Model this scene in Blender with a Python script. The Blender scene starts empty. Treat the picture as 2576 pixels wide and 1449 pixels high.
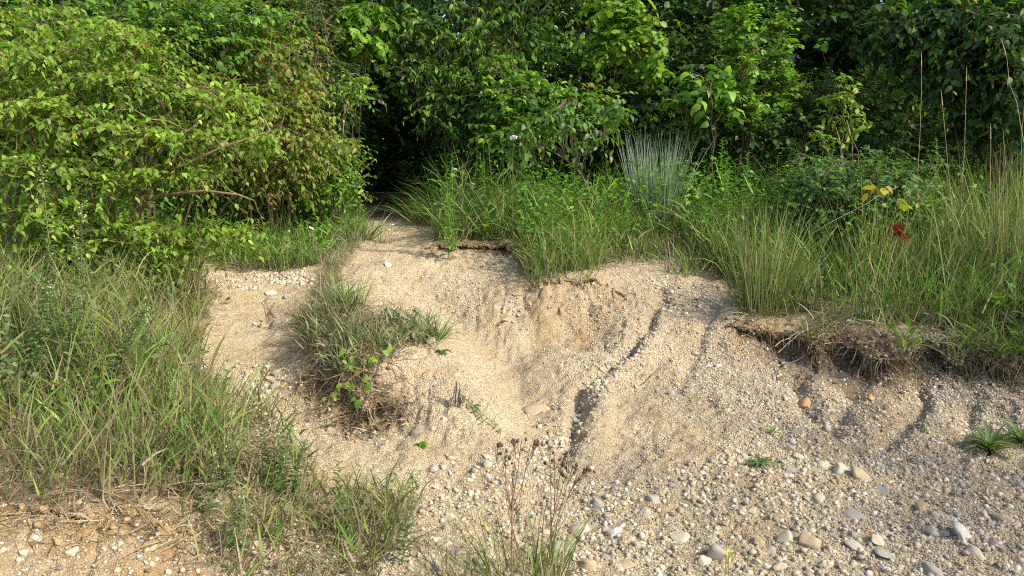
import bpy, bmesh, math, random
import numpy as np
from mathutils import Vector, Matrix

random.seed(7)
rng = np.random.default_rng(11)
scene = bpy.context.scene
col = scene.collection

# ------------------------------------------------------------------ camera, sky, sun, exposure
PITCH = math.radians(8.0)
EYE = np.array([0.0, 0.0, 1.6])
FPX, CU, CV = 1983.0, 1288.0, 724.5          # focal length and centre in 2576 x 1449 picture units
cam = bpy.data.cameras.new('camera')
cam.sensor_width = 36.0
cam.lens = 36.0 * FPX / 2576.0
cam.clip_start, cam.clip_end = 0.05, 400.0
cam_o = bpy.data.objects.new('camera', cam)
cam_o.location = EYE
cam_o.rotation_euler = (math.pi / 2 - PITCH, 0, 0)
col.objects.link(cam_o)
scene.camera = cam_o

SUN_EL, SUN_AZ = math.radians(40.0), math.atan2(0.86, -0.50)   # azimuth measured from +Y towards +X
sun_dir = Vector((math.sin(SUN_AZ) * math.cos(SUN_EL), math.cos(SUN_AZ) * math.cos(SUN_EL), math.sin(SUN_EL)))
world = bpy.data.worlds.new('World')
scene.world = world
world.use_nodes = True
wn = world.node_tree.nodes
sky = wn.new('ShaderNodeTexSky')
sky.sky_type = 'NISHITA'
sky.sun_disc = False
sky.sun_elevation = SUN_EL
sky.sun_rotation = SUN_AZ
sky.dust_density = 2.5
bg = wn['Background']
bg.inputs['Strength'].default_value = 0.15
world.node_tree.links.new(sky.outputs[0], bg.inputs['Color'])
sl = bpy.data.lights.new('sun', 'SUN')
sl.energy = 3.6
sl.angle = math.radians(2.5)
sl.color = (1.0, 0.93, 0.80)
so = bpy.data.objects.new('sun', sl)
so.rotation_euler = sun_dir.to_track_quat('Z', 'Y').to_euler()
so.location = (10, -6, 12)
col.objects.link(so)
scene.view_settings.view_transform = 'Standard'
scene.view_settings.look = 'None'
scene.view_settings.gamma = 1.0
scene.view_settings.use_curve_mapping = False
scene.view_settings.exposure = 0.82
scene.render.engine = 'CYCLES'
scene.cycles.max_bounces = 6
scene.cycles.diffuse_bounces = 3
scene.cycles.glossy_bounces = 2
scene.cycles.transmission_bounces = 4
scene.cycles.use_denoising = False
scene.cycles.filter_width = 1.1
scene.cycles.caustics_reflective = False
scene.cycles.caustics_refractive = False

# ------------------------------------------------------------------ helpers: noise, projection, meshes
def hash2(ix, iy, s):
    h = (ix.astype(np.int64) * 374761393 + iy.astype(np.int64) * 668265263 + s * 974711) & 0xFFFFFFFF
    h = ((h ^ (h >> 13)) * 1274126177) & 0xFFFFFFFF
    return ((h ^ (h >> 16)) & 0xFFFF) / 65535.0
def vnoise(x, y, s=0):
    ix, iy = np.floor(x), np.floor(y)
    fx, fy = x - ix, y - iy
    fx, fy = fx * fx * (3 - 2 * fx), fy * fy * (3 - 2 * fy)
    a, b = hash2(ix, iy, s), hash2(ix + 1, iy, s)
    c, d = hash2(ix, iy + 1, s), hash2(ix + 1, iy + 1, s)
    return (a + (b - a) * fx) * (1 - fy) + (c + (d - c) * fx) * fy - 0.5
def fbm(x, y, s=0, o=4):
    r, a = 0, 1.0
    for k in range(o):
        r = r + a * vnoise(x * 2 ** k + 17.3 * k, y * 2 ** k - 9.1 * k, s + k)
        a *= 0.5
    return r
CP, SP = math.cos(PITCH), math.sin(PITCH)
def pos(u, v, Y):
    """the point at distance Y ahead of the camera that the photograph shows at (u, v)"""
    dx, dz = (u - CU) / FPX, -(v - CV) / FPX
    y, z = CP + dz * SP, -SP + dz * CP
    k = Y / y
    return np.array([dx * k, Y, EYE[2] + z * k])
def project(x, y, z):
    yy, zz = y - EYE[1], z - EYE[2]
    f = np.maximum(yy * CP - zz * SP, 0.05)
    up = yy * SP + zz * CP
    return CU + FPX * (x - EYE[0]) / f, CV - FPX * up / f
def inside(u, v, poly):
    r = np.zeros(u.shape, bool)
    n = len(poly)
    for i in range(n):
        x1, y1 = poly[i]; x2, y2 = poly[(i + 1) % n]
        c = ((y1 > v) != (y2 > v)) & (u < (x2 - x1) * (v - y1) / (y2 - y1 + 1e-9) + x1)
        r ^= c
    return r
def sstep(a, b, x):
    t = np.clip((x - a) / (b - a), 0, 1)
    return t * t * (3 - 2 * t)
def norm(a):
    return a / np.maximum(np.linalg.norm(a, axis=-1, keepdims=True), 1e-9)

def mesh_np(name, verts, loops, sizes, tint=None, smooth=True):
    me = bpy.data.meshes.new(name)
    me.vertices.add(len(verts)); me.vertices.foreach_set('co', np.ascontiguousarray(verts, np.float32).ravel())
    me.loops.add(len(loops)); me.loops.foreach_set('vertex_index', np.ascontiguousarray(loops, np.int32))
    sizes = np.asarray(sizes, np.int32)
    me.polygons.add(len(sizes))
    me.polygons.foreach_set('loop_start', np.concatenate([[0], np.cumsum(sizes)[:-1]]).astype(np.int32))
    me.polygons.foreach_set('use_smooth', np.full(len(sizes), smooth))
    me.update(calc_edges=True)
    if tint is not None:
        a = me.attributes.new('tint', 'FLOAT_COLOR', 'POINT')
        t = np.ones((len(verts), 4), np.float32); t[:, :tint.shape[1]] = tint
        a.data.foreach_set('color', t.ravel())
    return me
def link(name, me, mat=None, parent=None, **props):
    o = bpy.data.objects.new(name, me)
    col.objects.link(o)
    if mat is not None and me is not None and len(me.materials) == 0:
        me.materials.append(mat)
    if parent is not None:
        o.parent = parent
    for k, v in props.items():
        o[k] = v
    return o
def thing(name, label, cat, loc=(0, 0, 0), group=None):
    o = bpy.data.objects.new(name, None)
    o.empty_display_size = 0.05
    col.objects.link(o)
    o.location = loc
    o['label'] = label; o['category'] = cat
    if group: o['group'] = group
    return o
def tag(o, label, cat, group=None):
    o['label'] = label; o['category'] = cat
    if group: o['group'] = group
    return o

# ------------------------------------------------------------------ materials
def mat_base(name):
    m = bpy.data.materials.new(name); m.use_nodes = True
    nt = m.node_tree
    return m, nt, nt.nodes, nt.links, nt.nodes['Principled BSDF']
def leaf_material(name, rough=0.5, trans=0.35, spec=0.35, vary=0.25):
    m, nt, N, L, p = mat_base(name)
    at = N.new('ShaderNodeAttribute'); at.attribute_name = 'tint'
    geo = N.new('ShaderNodeNewGeometry')
    nz = N.new('ShaderNodeTexNoise'); nz.inputs['Scale'].default_value = 60
    mp = N.new('ShaderNodeMapRange'); mp.inputs[3].default_value = 1 - vary; mp.inputs[4].default_value = 1 + vary
    L.new(geo.outputs['Position'], nz.inputs['Vector']); L.new(nz.outputs['Fac'], mp.inputs[0])
    mx = N.new('ShaderNodeMix'); mx.data_type = 'RGBA'; mx.blend_type = 'MULTIPLY'; mx.inputs[0].default_value = 1
    L.new(at.outputs['Color'], mx.inputs[6]); L.new(mp.outputs[0], mx.inputs[7])
    L.new(mx.outputs[2], p.inputs['Base Color'])
    p.inputs['Roughness'].default_value = rough
    p.inputs['Specular IOR Level'].default_value = spec
    tr = N.new('ShaderNodeBsdfTranslucent')
    m2 = N.new('ShaderNodeMix'); m2.data_type = 'RGBA'; m2.blend_type = 'MULTIPLY'; m2.inputs[0].default_value = 1
    m2.inputs[7].default_value = (1.5, 1.6, 0.6, 1)
    L.new(mx.outputs[2], m2.inputs[6]); L.new(m2.outputs[2], tr.inputs['Color'])
    ms = N.new('ShaderNodeMixShader'); ms.inputs[0].default_value = trans
    L.new(p.outputs[0], ms.inputs[1]); L.new(tr.outputs[0], ms.inputs[2])
    L.new(ms.outputs[0], N['Material Output'].inputs['Surface'])
    return m
M_LEAF = leaf_material('leaf', 0.48, 0.42, 0.35)
M_GRASS = leaf_material('grass_blade', 0.55, 0.25, 0.3)
M_DRY = leaf_material('dry_grass', 0.8, 0.10, 0.15)
def plain(name, c1, c2, scale, rough=0.85, bump=0.0, bscale=None):
    m, nt, N, L, p = mat_base(name)
    tc = N.new('ShaderNodeTexCoord')
    nz = N.new('ShaderNodeTexNoise'); nz.inputs['Scale'].default_value = scale; nz.inputs['Detail'].default_value = 6
    L.new(tc.outputs['Object'], nz.inputs['Vector'])
    cr = N.new('ShaderNodeValToRGB')
    cr.color_ramp.elements[0].position = 0.35; cr.color_ramp.elements[0].color = (*c1, 1)
    cr.color_ramp.elements[1].position = 0.68; cr.color_ramp.elements[1].color = (*c2, 1)
    L.new(nz.outputs['Fac'], cr.inputs[0]); L.new(cr.outputs[0], p.inputs['Base Color'])
    p.inputs['Roughness'].default_value = rough; p.inputs['Specular IOR Level'].default_value = 0.25
    if bump:
        n2 = N.new('ShaderNodeTexNoise'); n2.inputs['Scale'].default_value = bscale or scale * 3; n2.inputs['Detail'].default_value = 5
        L.new(tc.outputs['Object'], n2.inputs['Vector'])
        b = N.new('ShaderNodeBump'); b.inputs['Strength'].default_value = bump; b.inputs['Distance'].default_value = 0.01
        L.new(n2.outputs['Fac'], b.inputs['Height']); L.new(b.outputs[0], p.inputs['Normal'])
    return m
M_BARK = plain('bark', (0.09, 0.065, 0.045), (0.24, 0.19, 0.14), 25, 0.9, 0.5)
M_TWIG = plain('twig', (0.16, 0.10, 0.06), (0.28, 0.20, 0.12), 30, 0.85)
M_STEM = plain('green_stem', (0.10, 0.15, 0.04), (0.18, 0.22, 0.08), 30, 0.6)
M_REDSTEM = plain('red_brown_stem', (0.13, 0.06, 0.03), (0.24, 0.13, 0.07), 40, 0.75)
M_SEED = plain('seed_head', (0.06, 0.045, 0.03), (0.16, 0.12, 0.08), 300, 0.9, 0.6)
M_DEADWOOD = plain('dead_wood', (0.10, 0.085, 0.07), (0.42, 0.36, 0.29), 45, 0.9, 0.8)
M_WHITE = plain('white_petals', (0.70, 0.70, 0.64), (0.80, 0.80, 0.76), 100, 0.7)
M_YELLOW = plain('yellow_petals', (0.65, 0.50, 0.02), (0.75, 0.62, 0.04), 100, 0.6)

STONE_COL = {'cream': ((0.43, 0.37, 0.26), (0.55, 0.48, 0.36)), 'tan': ((0.34, 0.265, 0.16), (0.47, 0.38, 0.25)),
             'grey': ((0.28, 0.26, 0.22), (0.42, 0.385, 0.325)), 'blue-grey': ((0.17, 0.18, 0.185), (0.31, 0.31, 0.30)),
             'white': ((0.48, 0.45, 0.38), (0.60, 0.57, 0.50)), 'rusty': ((0.36, 0.19, 0.08), (0.55, 0.38, 0.20))}
M_STONE = {k: plain('stone_' + k.replace('-', '_'), a, b, 22, 0.85, 0.35, 60) for k, (a, b) in STONE_COL.items()}
def gravel_material():
    m, nt, N, L, p = mat_base('gravel')
    at = N.new('ShaderNodeAttribute'); at.attribute_type = 'INSTANCER'; at.attribute_name = 'tint'
    geo = N.new('ShaderNodeNewGeometry')
    nz = N.new('ShaderNodeTexNoise'); nz.inputs['Scale'].default_value = 120; nz.inputs['Detail'].default_value = 4
    L.new(geo.outputs['Position'], nz.inputs['Vector'])
    mp = N.new('ShaderNodeMapRange'); mp.inputs[3].default_value = 0.8; mp.inputs[4].default_value = 1.2
    L.new(nz.outputs['Fac'], mp.inputs[0])
    mx = N.new('ShaderNodeMix'); mx.data_type = 'RGBA'; mx.blend_type = 'MULTIPLY'; mx.inputs[0].default_value = 1
    L.new(at.outputs['Color'], mx.inputs[6]); L.new(mp.outputs[0], mx.inputs[7]); L.new(mx.outputs[2], p.inputs['Base Color'])
    p.inputs['Roughness'].default_value = 0.88; p.inputs['Specular IOR Level'].default_value = 0.2
    return m
M_GRAVEL = gravel_material()

def ground_material():
    """sandy clay, topsoil and leaf litter; the mask attribute says which soil lies where (r topsoil, g litter, b ochre clay)"""
    m, nt, N, L, p = mat_base('ground')
    geo = N.new('ShaderNodeNewGeometry')
    at = N.new('ShaderNodeAttribute'); at.attribute_name = 'tint'
    sep = N.new('ShaderNodeSeparateColor'); L.new(at.outputs['Color'], sep.inputs[0])
    def noise(scale, detail=6, rough=0.6):
        n = N.new('ShaderNodeTexNoise'); n.inputs['Scale'].default_value = scale; n.inputs['Detail'].default_value = detail
        n.inputs['Roughness'].default_value = rough
        L.new(geo.outputs['Position'], n.inputs['Vector']); return n.outputs['Fac']
    def ramp(src, stops):
        r = N.new('ShaderNodeValToRGB')
        e = r.color_ramp.elements
        e[0].position, e[0].color = stops[0][0], (*stops[0][1], 1)
        e[1].position, e[1].color = stops[-1][0], (*stops[-1][1], 1)
        for q, c in stops[1:-1]:
            k = e.new(q); k.color = (*c, 1)
        L.new(src, r.inputs[0]); return r.outputs[0]
    def mix(a, b, f, mode='MIX'):
        x = N.new('ShaderNodeMix'); x.data_type = 'RGBA'; x.blend_type = mode
        if isinstance(f, float): x.inputs[0].default_value = f
        else: L.new(f, x.inputs[0])
        L.new(a, x.inputs[6])
        if isinstance(b, tuple): x.inputs[7].default_value = (*b, 1)
        else: L.new(b, x.inputs[7])
        return x.outputs[2]
    sand = ramp(noise(2.2, 8), [(0.32, (0.39, 0.29, 0.165)), (0.5, (0.49, 0.385, 0.23)), (0.7, (0.555, 0.455, 0.295))])
    v = N.new('ShaderNodeTexVoronoi'); v.inputs['Scale'].default_value = 120; L.new(geo.outputs['Position'], v.inputs['Vector'])
    grit = ramp(v.outputs['Color'], [(0.15, (0.23, 0.185, 0.12)), (0.4, (0.45, 0.36, 0.23)), (0.75, (0.62, 0.52, 0.365))])
    gn = N.new('ShaderNodeMapRange'); gn.inputs[1].default_value = 0.36; gn.inputs[2].default_value = 0.58; gn.inputs[4].default_value = 0.85
    L.new(noise(5, 5), gn.inputs[0])
    c = mix(sand, grit, gn.outputs[0])
    clay = ramp(noise(18, 6), [(0.3, (0.30, 0.195, 0.09)), (0.7, (0.48, 0.345, 0.18))])
    c = mix(c, clay, sep.outputs[2])
    soil = ramp(noise(22, 7), [(0.3, (0.055, 0.042, 0.028)), (0.55, (0.14, 0.108, 0.07)), (0.75, (0.27, 0.215, 0.145))])
    c = mix(c, soil, sep.outputs[0])
    litter = ramp(noise(35, 7), [(0.3, (0.05, 0.038, 0.022)), (0.55, (0.13, 0.10, 0.055)), (0.75, (0.24, 0.19, 0.11))])
    c = mix(c, litter, sep.outputs[1])
    L.new(c, p.inputs['Base Color'])
    p.inputs['Roughness'].default_value = 0.95; p.inputs['Specular IOR Level'].default_value = 0.1
    b1 = N.new('ShaderNodeBump'); b1.inputs['Strength'].default_value = 1.0; b1.inputs['Distance'].default_value = 0.022
    L.new(noise(45, 8, 0.7), b1.inputs['Height'])
    b2 = N.new('ShaderNodeBump'); b2.inputs['Strength'].default_value = 0.9; b2.inputs['Distance'].default_value = 0.008; b2.invert = True
    L.new(v.outputs['Distance'], b2.inputs['Height']); L.new(b1.outputs[0], b2.inputs['Normal'])
    L.new(b2.outputs[0], p.inputs['Normal'])
    return m

# ------------------------------------------------------------------ the terrain
CTRL = [  # picture position and distance of points of the bare ground
    # foreground
    (-300, 1449, 2.75), (60, 1449, 2.85), (300, 1449, 2.88), (560, 1449, 2.95), (800, 1449, 3.02), (1050, 1449, 3.07), (1300, 1449, 3.12),
    (1600, 1449, 3.14), (1900, 1449, 3.14), (2200, 1449, 3.14), (2576, 1449, 3.12), (2900, 1400, 3.2),
    (0, 1285, 3.14), (250, 1275, 3.20), (450, 1275, 3.28), (650, 1250, 3.45), (880, 1250, 3.62),
    (1100, 1250, 3.72), (1300, 1250, 3.78), (1600, 1250, 3.80), (1900, 1250, 3.76), (2200, 1250, 3.74), (2500, 1230, 3.78), (2800, 1200, 3.8),
    # left grass bank
    (-300, 1150, 3.4), (0, 1120, 3.55), (300, 1120, 3.65), (560, 1110, 3.90), (0, 950, 4.1), (300, 950, 4.3), (500, 930, 4.75), (-300, 900, 4.2),
    (0, 800, 5.0), (300, 800, 5.3), (480, 790, 5.75), (0, 700, 6.2), (300, 690, 6.5), (450, 690, 6.8), (-400, 720, 5.8),
    # left gully
    (640, 1020, 4.55), (690, 1110, 4.2), (660, 950, 4.98), (640, 880, 5.45), (660, 800, 6.05), (620, 740, 6.6), (700, 695, 7.15), (560, 700, 7.05), (780, 685, 7.1),
    (560, 820, 5.75), (740, 780, 6.1), (740, 880, 5.25), (760, 960, 4.72),
    (600, 655, 7.7), (720, 620, 8.4), (850, 580, 9.0), (500, 630, 8.0),
    # spine and mound
    (820, 660, 7.3), (900, 628, 7.7), (815, 720, 6.5), (840, 770, 5.75), (880, 792, 5.25), (980, 815, 5.2), (1080, 850, 5.05), (800, 850, 5.05), (800, 905, 4.78),
    (960, 880, 4.82), (870, 950, 4.54), (950, 958, 4.54), (1030, 905, 4.74), (880, 1036, 4.50), (960, 1036, 4.50), (820, 1012, 4.54),
    (1040, 990, 4.56), (1120, 930, 4.78), (1160, 960, 4.68), (1220, 1030, 4.46), (1280, 1085, 4.33), (1100, 1080, 4.24), (1000, 1120, 4.12), (850, 1120, 4.10),
    # main trail
    (950, 630, 7.65), (1020, 622, 7.85), (1030, 590, 8.6), (1030, 570, 9.1), (960, 530, 11.6), (1080, 575, 9.0), (950, 660, 7.15), (1000, 720, 6.5), (920, 760, 6.0),
    (1060, 720, 6.65), (1150, 760, 6.4), (1130, 830, 5.75), (1220, 850, 5.82), (1200, 930, 5.22), (1310, 930, 5.28), (1390, 900, 5.50), (1300, 1000, 4.82), (1390, 1010, 4.82), (1320, 1090, 4.40),
    # lobe left of the ravine, undercut turf in the middle
    (1120, 640, 7.6), (1290, 642, 7.65), (1120, 606, 7.85), (1290, 610, 7.9), (1330, 690, 7.0), (1320, 760, 6.35), (1290, 700, 7.0), (1250, 780, 6.25),
    (1400, 722, 6.45), (1500, 712, 6.5), (1345, 745, 6.38), (1320, 800, 6.12), (1390, 800, 6.12), (1450, 780, 6.18), (1400, 862, 5.98), (1500, 858, 5.98), (1560, 735, 6.4), (1640, 655, 7.2),
    (1600, 800, 6.0), (1580, 870, 5.65), (1480, 980, 4.98), (1440, 1080, 4.50), (1410, 1150, 4.18),
    # ridge and right slope
    (1700, 720, 6.5), (1720, 800, 6.0), (1660, 880, 5.60), (1590, 960, 5.15), (1540, 1030, 4.78), (1500, 1100, 4.48), (1650, 1080, 4.52), (1620, 1160, 4.14),
    (1780, 900, 5.45), (1800, 1000, 4.85), (1800, 1100, 4.38), (1800, 760, 6.15), (1870, 870, 5.50), (1930, 950, 5.10), (2000, 1000, 4.82), (1980, 1120, 4.28), (2000, 900, 5.42),
    (2100, 905, 5.26), (2250, 905, 5.24), (2400, 930, 5.10), (2560, 960, 4.95), (2100, 1000, 4.78), (2300, 1020, 4.68), (2500, 1060, 4.52), (2700, 1000, 4.7), (2250, 1140, 4.20), (2480, 1150, 4.12), (2750, 1120, 4.1),
    # bank top on the right
    (1860, 790, 5.85), (1950, 815, 5.72), (2050, 845, 5.38), (2200, 838, 5.36), (2400, 845, 5.26), (2560, 860, 5.10), (2750, 840, 5.0),
    (1900, 760, 6.15), (2100, 775, 5.95), (2300, 785, 5.85), (2550, 790, 5.7), (2850, 790, 5.6), (1760, 640, 7.4),
]
EXTRA = [  # plateau and forest floor, world x, y, z
    (0.6, 9.0, 1.02), (2.0, 8.0, 0.95), (3.5, 7.5, 0.86), (5.5, 7.0, 0.8), (1.0, 11, 1.12), (3.0, 10, 1.02), (6, 10, 1.0), (8.5, 8, 0.85), (8, 5, 0.55), (7, 3.5, 0.1),
    (0, 13, 1.15), (5, 14, 1.2), (-4, 13, 1.2), (-3, 9, 1.0), (-5, 8, 0.9), (-8, 9, 0.95), (-7, 5, 0.7), (-6, 3, 0.35), (-2, 10.5, 1.08), (-1.5, 12, 1.12),
    (0, 20, 1.3), (15, 15, 1.1), (-15, 15, 1.2), (0, 40, 1.6), (25, 30, 1.4), (-25, 30, 1.4), (0, 1.5, 0.02), (-4, 1, 0.0), (4, 1, 0.0), (0, -6, 0), (-20, 0, 0.3), (20, 0, 0.1), (15, -8, 0), (-15, -8, 0),
    (60, 50, 1.5), (-60, 50, 1.5), (60, -10, 0), (-60, -10, 0), (0, 60, 1.7)]
cp = np.array([pos(*c) for c in CTRL] + [np.array(e) for e in EXTRA])
def ker(d2):
    return np.sqrt(d2 + 0.05 ** 2)
A = ker(((cp[:, None, :2] - cp[None, :, :2]) ** 2).sum(-1)) - 0.004 * np.eye(len(cp))
n = len(cp)
B = np.zeros((n + 3, n + 3)); B[:n, :n] = A; B[:n, n] = 1; B[:n, n + 1:] = cp[:, :2]; B[n:, :n] = B[:n, n:].T
W = np.linalg.solve(B, np.concatenate([cp[:, 2], np.zeros(3)]))
def base_z(x, y):
    z = W[n] + W[n + 1] * x + W[n + 2] * y
    for k in range(n):
        z = z + W[k] * ker((x - cp[k, 0]) ** 2 + (y - cp[k, 1]) ** 2)
    return z

rowsY = np.concatenate([np.linspace(-12, 2.1, 12, endpoint=False), np.geomspace(2.1, 12, 560, endpoint=False), np.geomspace(12, 75, 40)])
si = np.linspace(-1, 1, 680)
NO = 22
go = np.geomspace(0.02, 70, NO)
def row_x(Y):
    hw = 0.78 * max(Y, 2.1) + 0.35
    return np.concatenate([-hw - go[::-1], si * hw, hw + go])
GX = np.array([row_x(Y) for Y in rowsY]); GY = np.repeat(rowsY[:, None], GX.shape[1], 1)
NR, NC = GX.shape

def poly_dist(x, y, pts):
    """distance to a polyline, and the signed side"""
    best = np.full(x.shape, 9e9); side = np.zeros(x.shape); tt = np.zeros(x.shape)
    m = len(pts) - 1
    for k in range(m):
        a, b = pts[k], pts[k + 1]
        d = b - a
        t = np.clip(((x - a[0]) * d[0] + (y - a[1]) * d[1]) / (d @ d), 0, 1)
        px, py = x - a[0] - t * d[0], y - a[1] - t * d[1]
        r = np.hypot(px, py)
        w = r < best
        best = np.where(w, r, best); side = np.where(w, np.sign(d[0] * py - d[1] * px), side); tt = np.where(w, (k + t) / m, tt)
    return best, side, tt

near = (GY > 2.0) & (GY < 12.5) & (np.abs(GX) < 0.95 * GY + 1.2)
Z = base_z(GX, GY)
fade = sstep(2.0, 3.0, GY) * (1 - sstep(12, 16, GY))
Z += fade * (0.040 * fbm(GX * 1.6, GY * 1.6, 3, 3) + 0.026 * fbm(GX * 6, GY * 6, 9, 3) + 0.006 * fbm(GX * 48, GY * 48, 18, 2) + 0.017 * fbm(GX * 20, GY * 20, 14, 3) * (0.5 + 1.2 * np.clip(fbm(GX * 1.4, GY * 1.4, 15, 2) + .4, 0, 1)))
Z += (1 - fade) * 0.25 * fbm(GX * 0.2, GY * 0.2, 5, 3)
# ravine between trail and ridge
gul = np.array([pos(u, v, Y)[:2] for u, v, Y in [(1690, 690, 6.75), (1640, 800, 6.05), (1595, 868, 5.66), (1530, 925, 5.32), (1462, 985, 4.97), (1443, 1080, 4.52), (1405, 1150, 4.2), (1330, 1220, 3.9)]])
d, sd, t = poly_dist(GX + 0.05 * fbm(GX * 5, GY * 5, 31, 2), GY, gul)
Z -= 0.075 * np.exp(-(d / 0.055) ** 2) * sstep(0, 0.15, t) * (1 - sstep(0.75, 1, t))
Z += 0.055 * np.exp(-((d - 0.14) / 0.10) ** 2) * (sd > 0) * sstep(0.1, 0.35, t) * (1 - sstep(0.8, 1, t))
for x0, y0, sx, sy, h in [(0.47, 6.62, .5, .24, .07), (-2.36, 6.45, .34, .45, .07), (-1.02, 4.86, .30, .22, .07)]:
    Z += h * np.exp(-((GX - x0) / sx) ** 2 - ((GY - y0) / sy) ** 2)
def line_of(*c):
    return np.array([pos(*q)[:2] for q in c])
d, sd, t = poly_dist(GX + 0.05 * fbm(GX * 3, GY * 3, 33, 2), GY, line_of((1000, 660, 7.2), (1060, 720, 6.65), (1150, 790, 6.2), (1240, 870, 5.7), (1310, 950, 5.2), (1345, 1040, 4.68), (1330, 1120, 4.3)))
Z -= 0.13 * np.exp(-(d / 0.25) ** 2) * sstep(0, 0.25, t) * (1 - sstep(0.8, 1, t))
d, sd, t = poly_dist(GX + 0.04 * fbm(GX * 6, GY * 6, 34, 2), GY, line_of((860, 700, 6.7), (850, 765, 5.8), (960, 800, 5.25), (1085, 845, 5.05), (1135, 905, 4.85), (1205, 990, 4.58), (1285, 1085, 4.32)))
Z += 0.055 * np.exp(-d / 0.09) * sstep(0, 0.1, t) * (1 - sstep(0.85, 1, t))
d, sd, t = poly_dist(GX + 0.05 * fbm(GX * 5, GY * 5, 35, 2), GY, line_of((1325, 740, 6.42), (1310, 790, 6.18), (1345, 850, 5.85)))
Z -= 0.05 * np.exp(-(d / 0.09) ** 2)
# second, smaller rill down the right slope, and rills below the right bank
for pts, dep, wid in [([(1830, 720, 6.4), (1780, 830, 5.85), (1740, 930, 5.3), (1700, 1010, 4.85)], 0.03, 0.05), ([(2035, 890, 5.4), (2010, 960, 5.05), (2040, 1040, 4.65), (2120, 1110, 4.35)], 0.06, 0.07),
                      ([(2330, 930, 5.15), (2320, 1010, 4.75), (2260, 1080, 4.45), (2200, 1140, 4.2)], 0.075, 0.06), ([(2180, 930, 5.2), (2140, 1010, 4.75), (2110, 1070, 4.5)], 0.04, 0.05),
                      ([(2480, 960, 5.0), (2430, 1050, 4.55), (2390, 1130, 4.25)], 0.05, 0.05), ([(680, 760, 6.35), (670, 800, 6.05), (680, 850, 5.7)], 0.04, 0.03), ([(1000, 1030, 4.5), (1010, 1090, 4.25), (990, 1140, 4.05)], 0.03, 0.03)]:
    q = np.array([pos(*c)[:2] for c in pts])
    d, sd, t = poly_dist(GX + 0.06 * fbm(GX * 4, GY * 4, 41, 2), GY + 0.05 * fbm(GX * 5, GY * 5, 42, 2), q)
    Z -= dep * np.exp(-(d / wid) ** 2) * sstep(0, 0.12, t) * (1 - sstep(0.85, 1, t))
sl_mask = sstep(1.2, 1.8, GX) * sstep(4.1, 4.4, GY) * (1 - sstep(5.1, 5.4, GY))
Z -= 0.035 * sl_mask * np.abs(vnoise(GX * 5.0 + GY * 1.2, GY * 0.7, 77)) * 2
# runnels that the rain has cut down the steeper slopes, and crumbs of soil on them
slope = np.hypot(np.gradient(Z, axis=0) / np.maximum(np.gradient(GY, axis=0), 1e-6), np.gradient(Z, axis=1) / np.maximum(np.gradient(GX, axis=1), 1e-6)) * fade
steep = sstep(0.18, 0.5, slope)
for q in range(4):
    steep = (np.pad(steep, 1, mode='edge')[1:-1, :-2] + np.pad(steep, 1, mode='edge')[1:-1, 2:] + np.pad(steep, 1, mode='edge')[:-2, 1:-1] + np.pad(steep, 1, mode='edge')[2:, 1:-1]) / 4
wx = GX + 0.22 * fbm(GX * 1.7, GY * 1.7, 111, 3); wy = GY + 0.2 * fbm(GX * 1.5, GY * 1.5, 112, 2)
run = np.exp(-np.abs(vnoise(wx * 6.5, wy * 1.1, 113)) / 0.035) + 0.6 * np.exp(-np.abs(vnoise(wx * 13, wy * 2.0, 114)) / 0.05)
Z -= steep * run * 0.020 * np.clip(0.5 + 1.6 * fbm(GX * 1.3, GY * 1.3, 115, 2), 0, 1.4)
Z += steep * 0.022 * np.maximum(0, fbm(GX * 26, GY * 26, 116, 2) - 0.05)
lump = np.maximum(0, fbm(GX * 11, GY * 11, 88, 3)) ** 1.0
# overhanging edges: ground just behind the line leans out, ground just below it is hollowed
PX, PY = GX.copy(), GY.copy()
CLIFF = np.zeros(GX.shape)
def cliff(pts, out, hollow, reach=0.13, rag=0.10):
    global PY, CLIFF, Z
    q = np.array([pos(*c) for c in pts])
    ye = np.interp(GX, q[:, 0], q[:, 1])
    ends = sstep(q[0, 0] - 0.15, q[0, 0] + 0.1, GX) * (1 - sstep(q[-1, 0] - 0.1, q[-1, 0] + 0.15, GX))
    dd = GY - ye + rag * fbm(GX * 4.5, GX * 0 + 3.3, 51, 4)
    k = ends * np.clip(0.6 + 1.7 * fbm(GX * 5, GY * 5, 52, 3), 0.05, 1.6)
    up = np.where(dd > 0, np.clip(1 - dd / (reach * 1.6), 0, 1) ** 1.3, 0)
    lo = np.where(dd <= 0, np.clip(1 + dd / reach, 0, 1), 0)
    PY = PY - out * k * up + hollow * k * lo
    CLIFF = np.maximum(CLIFF, ends * np.exp(-(dd + 0.03) ** 2 / (0.10 ** 2)))
EDGE_R = [(1850, 800, 5.78), (1950, 825, 5.68), (2005, 850, 5.55), (2045, 855, 5.33), (2200, 855, 5.30), (2400, 870, 5.18), (2576, 890, 5.02), (2850, 880, 4.9)]
EDGE_M = [(1085, 615, 7.72), (1300, 620, 7.78)]
EDGE_MOUND = [(775, 925, 4.72), (850, 985, 4.54), (940, 990, 4.53), (1010, 985, 4.55)]
EDGE_FRONT = [(-300, 1300, 3.05), (250, 1290, 3.14), (470, 1300, 3.2)]
cliff(EDGE_R, 0.16, 0.17, 0.15, 0.20)
cliff(EDGE_M, 0.12, 0.12)
cliff(EDGE_MOUND, 0.12, 0.12)
cliff(EDGE_FRONT, 0.05, 0.02)
cliff([(1330, 735, 6.42), (1400, 722, 6.46), (1500, 712, 6.5), (1570, 735, 6.42)], 0.03, 0.03, 0.2)
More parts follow.
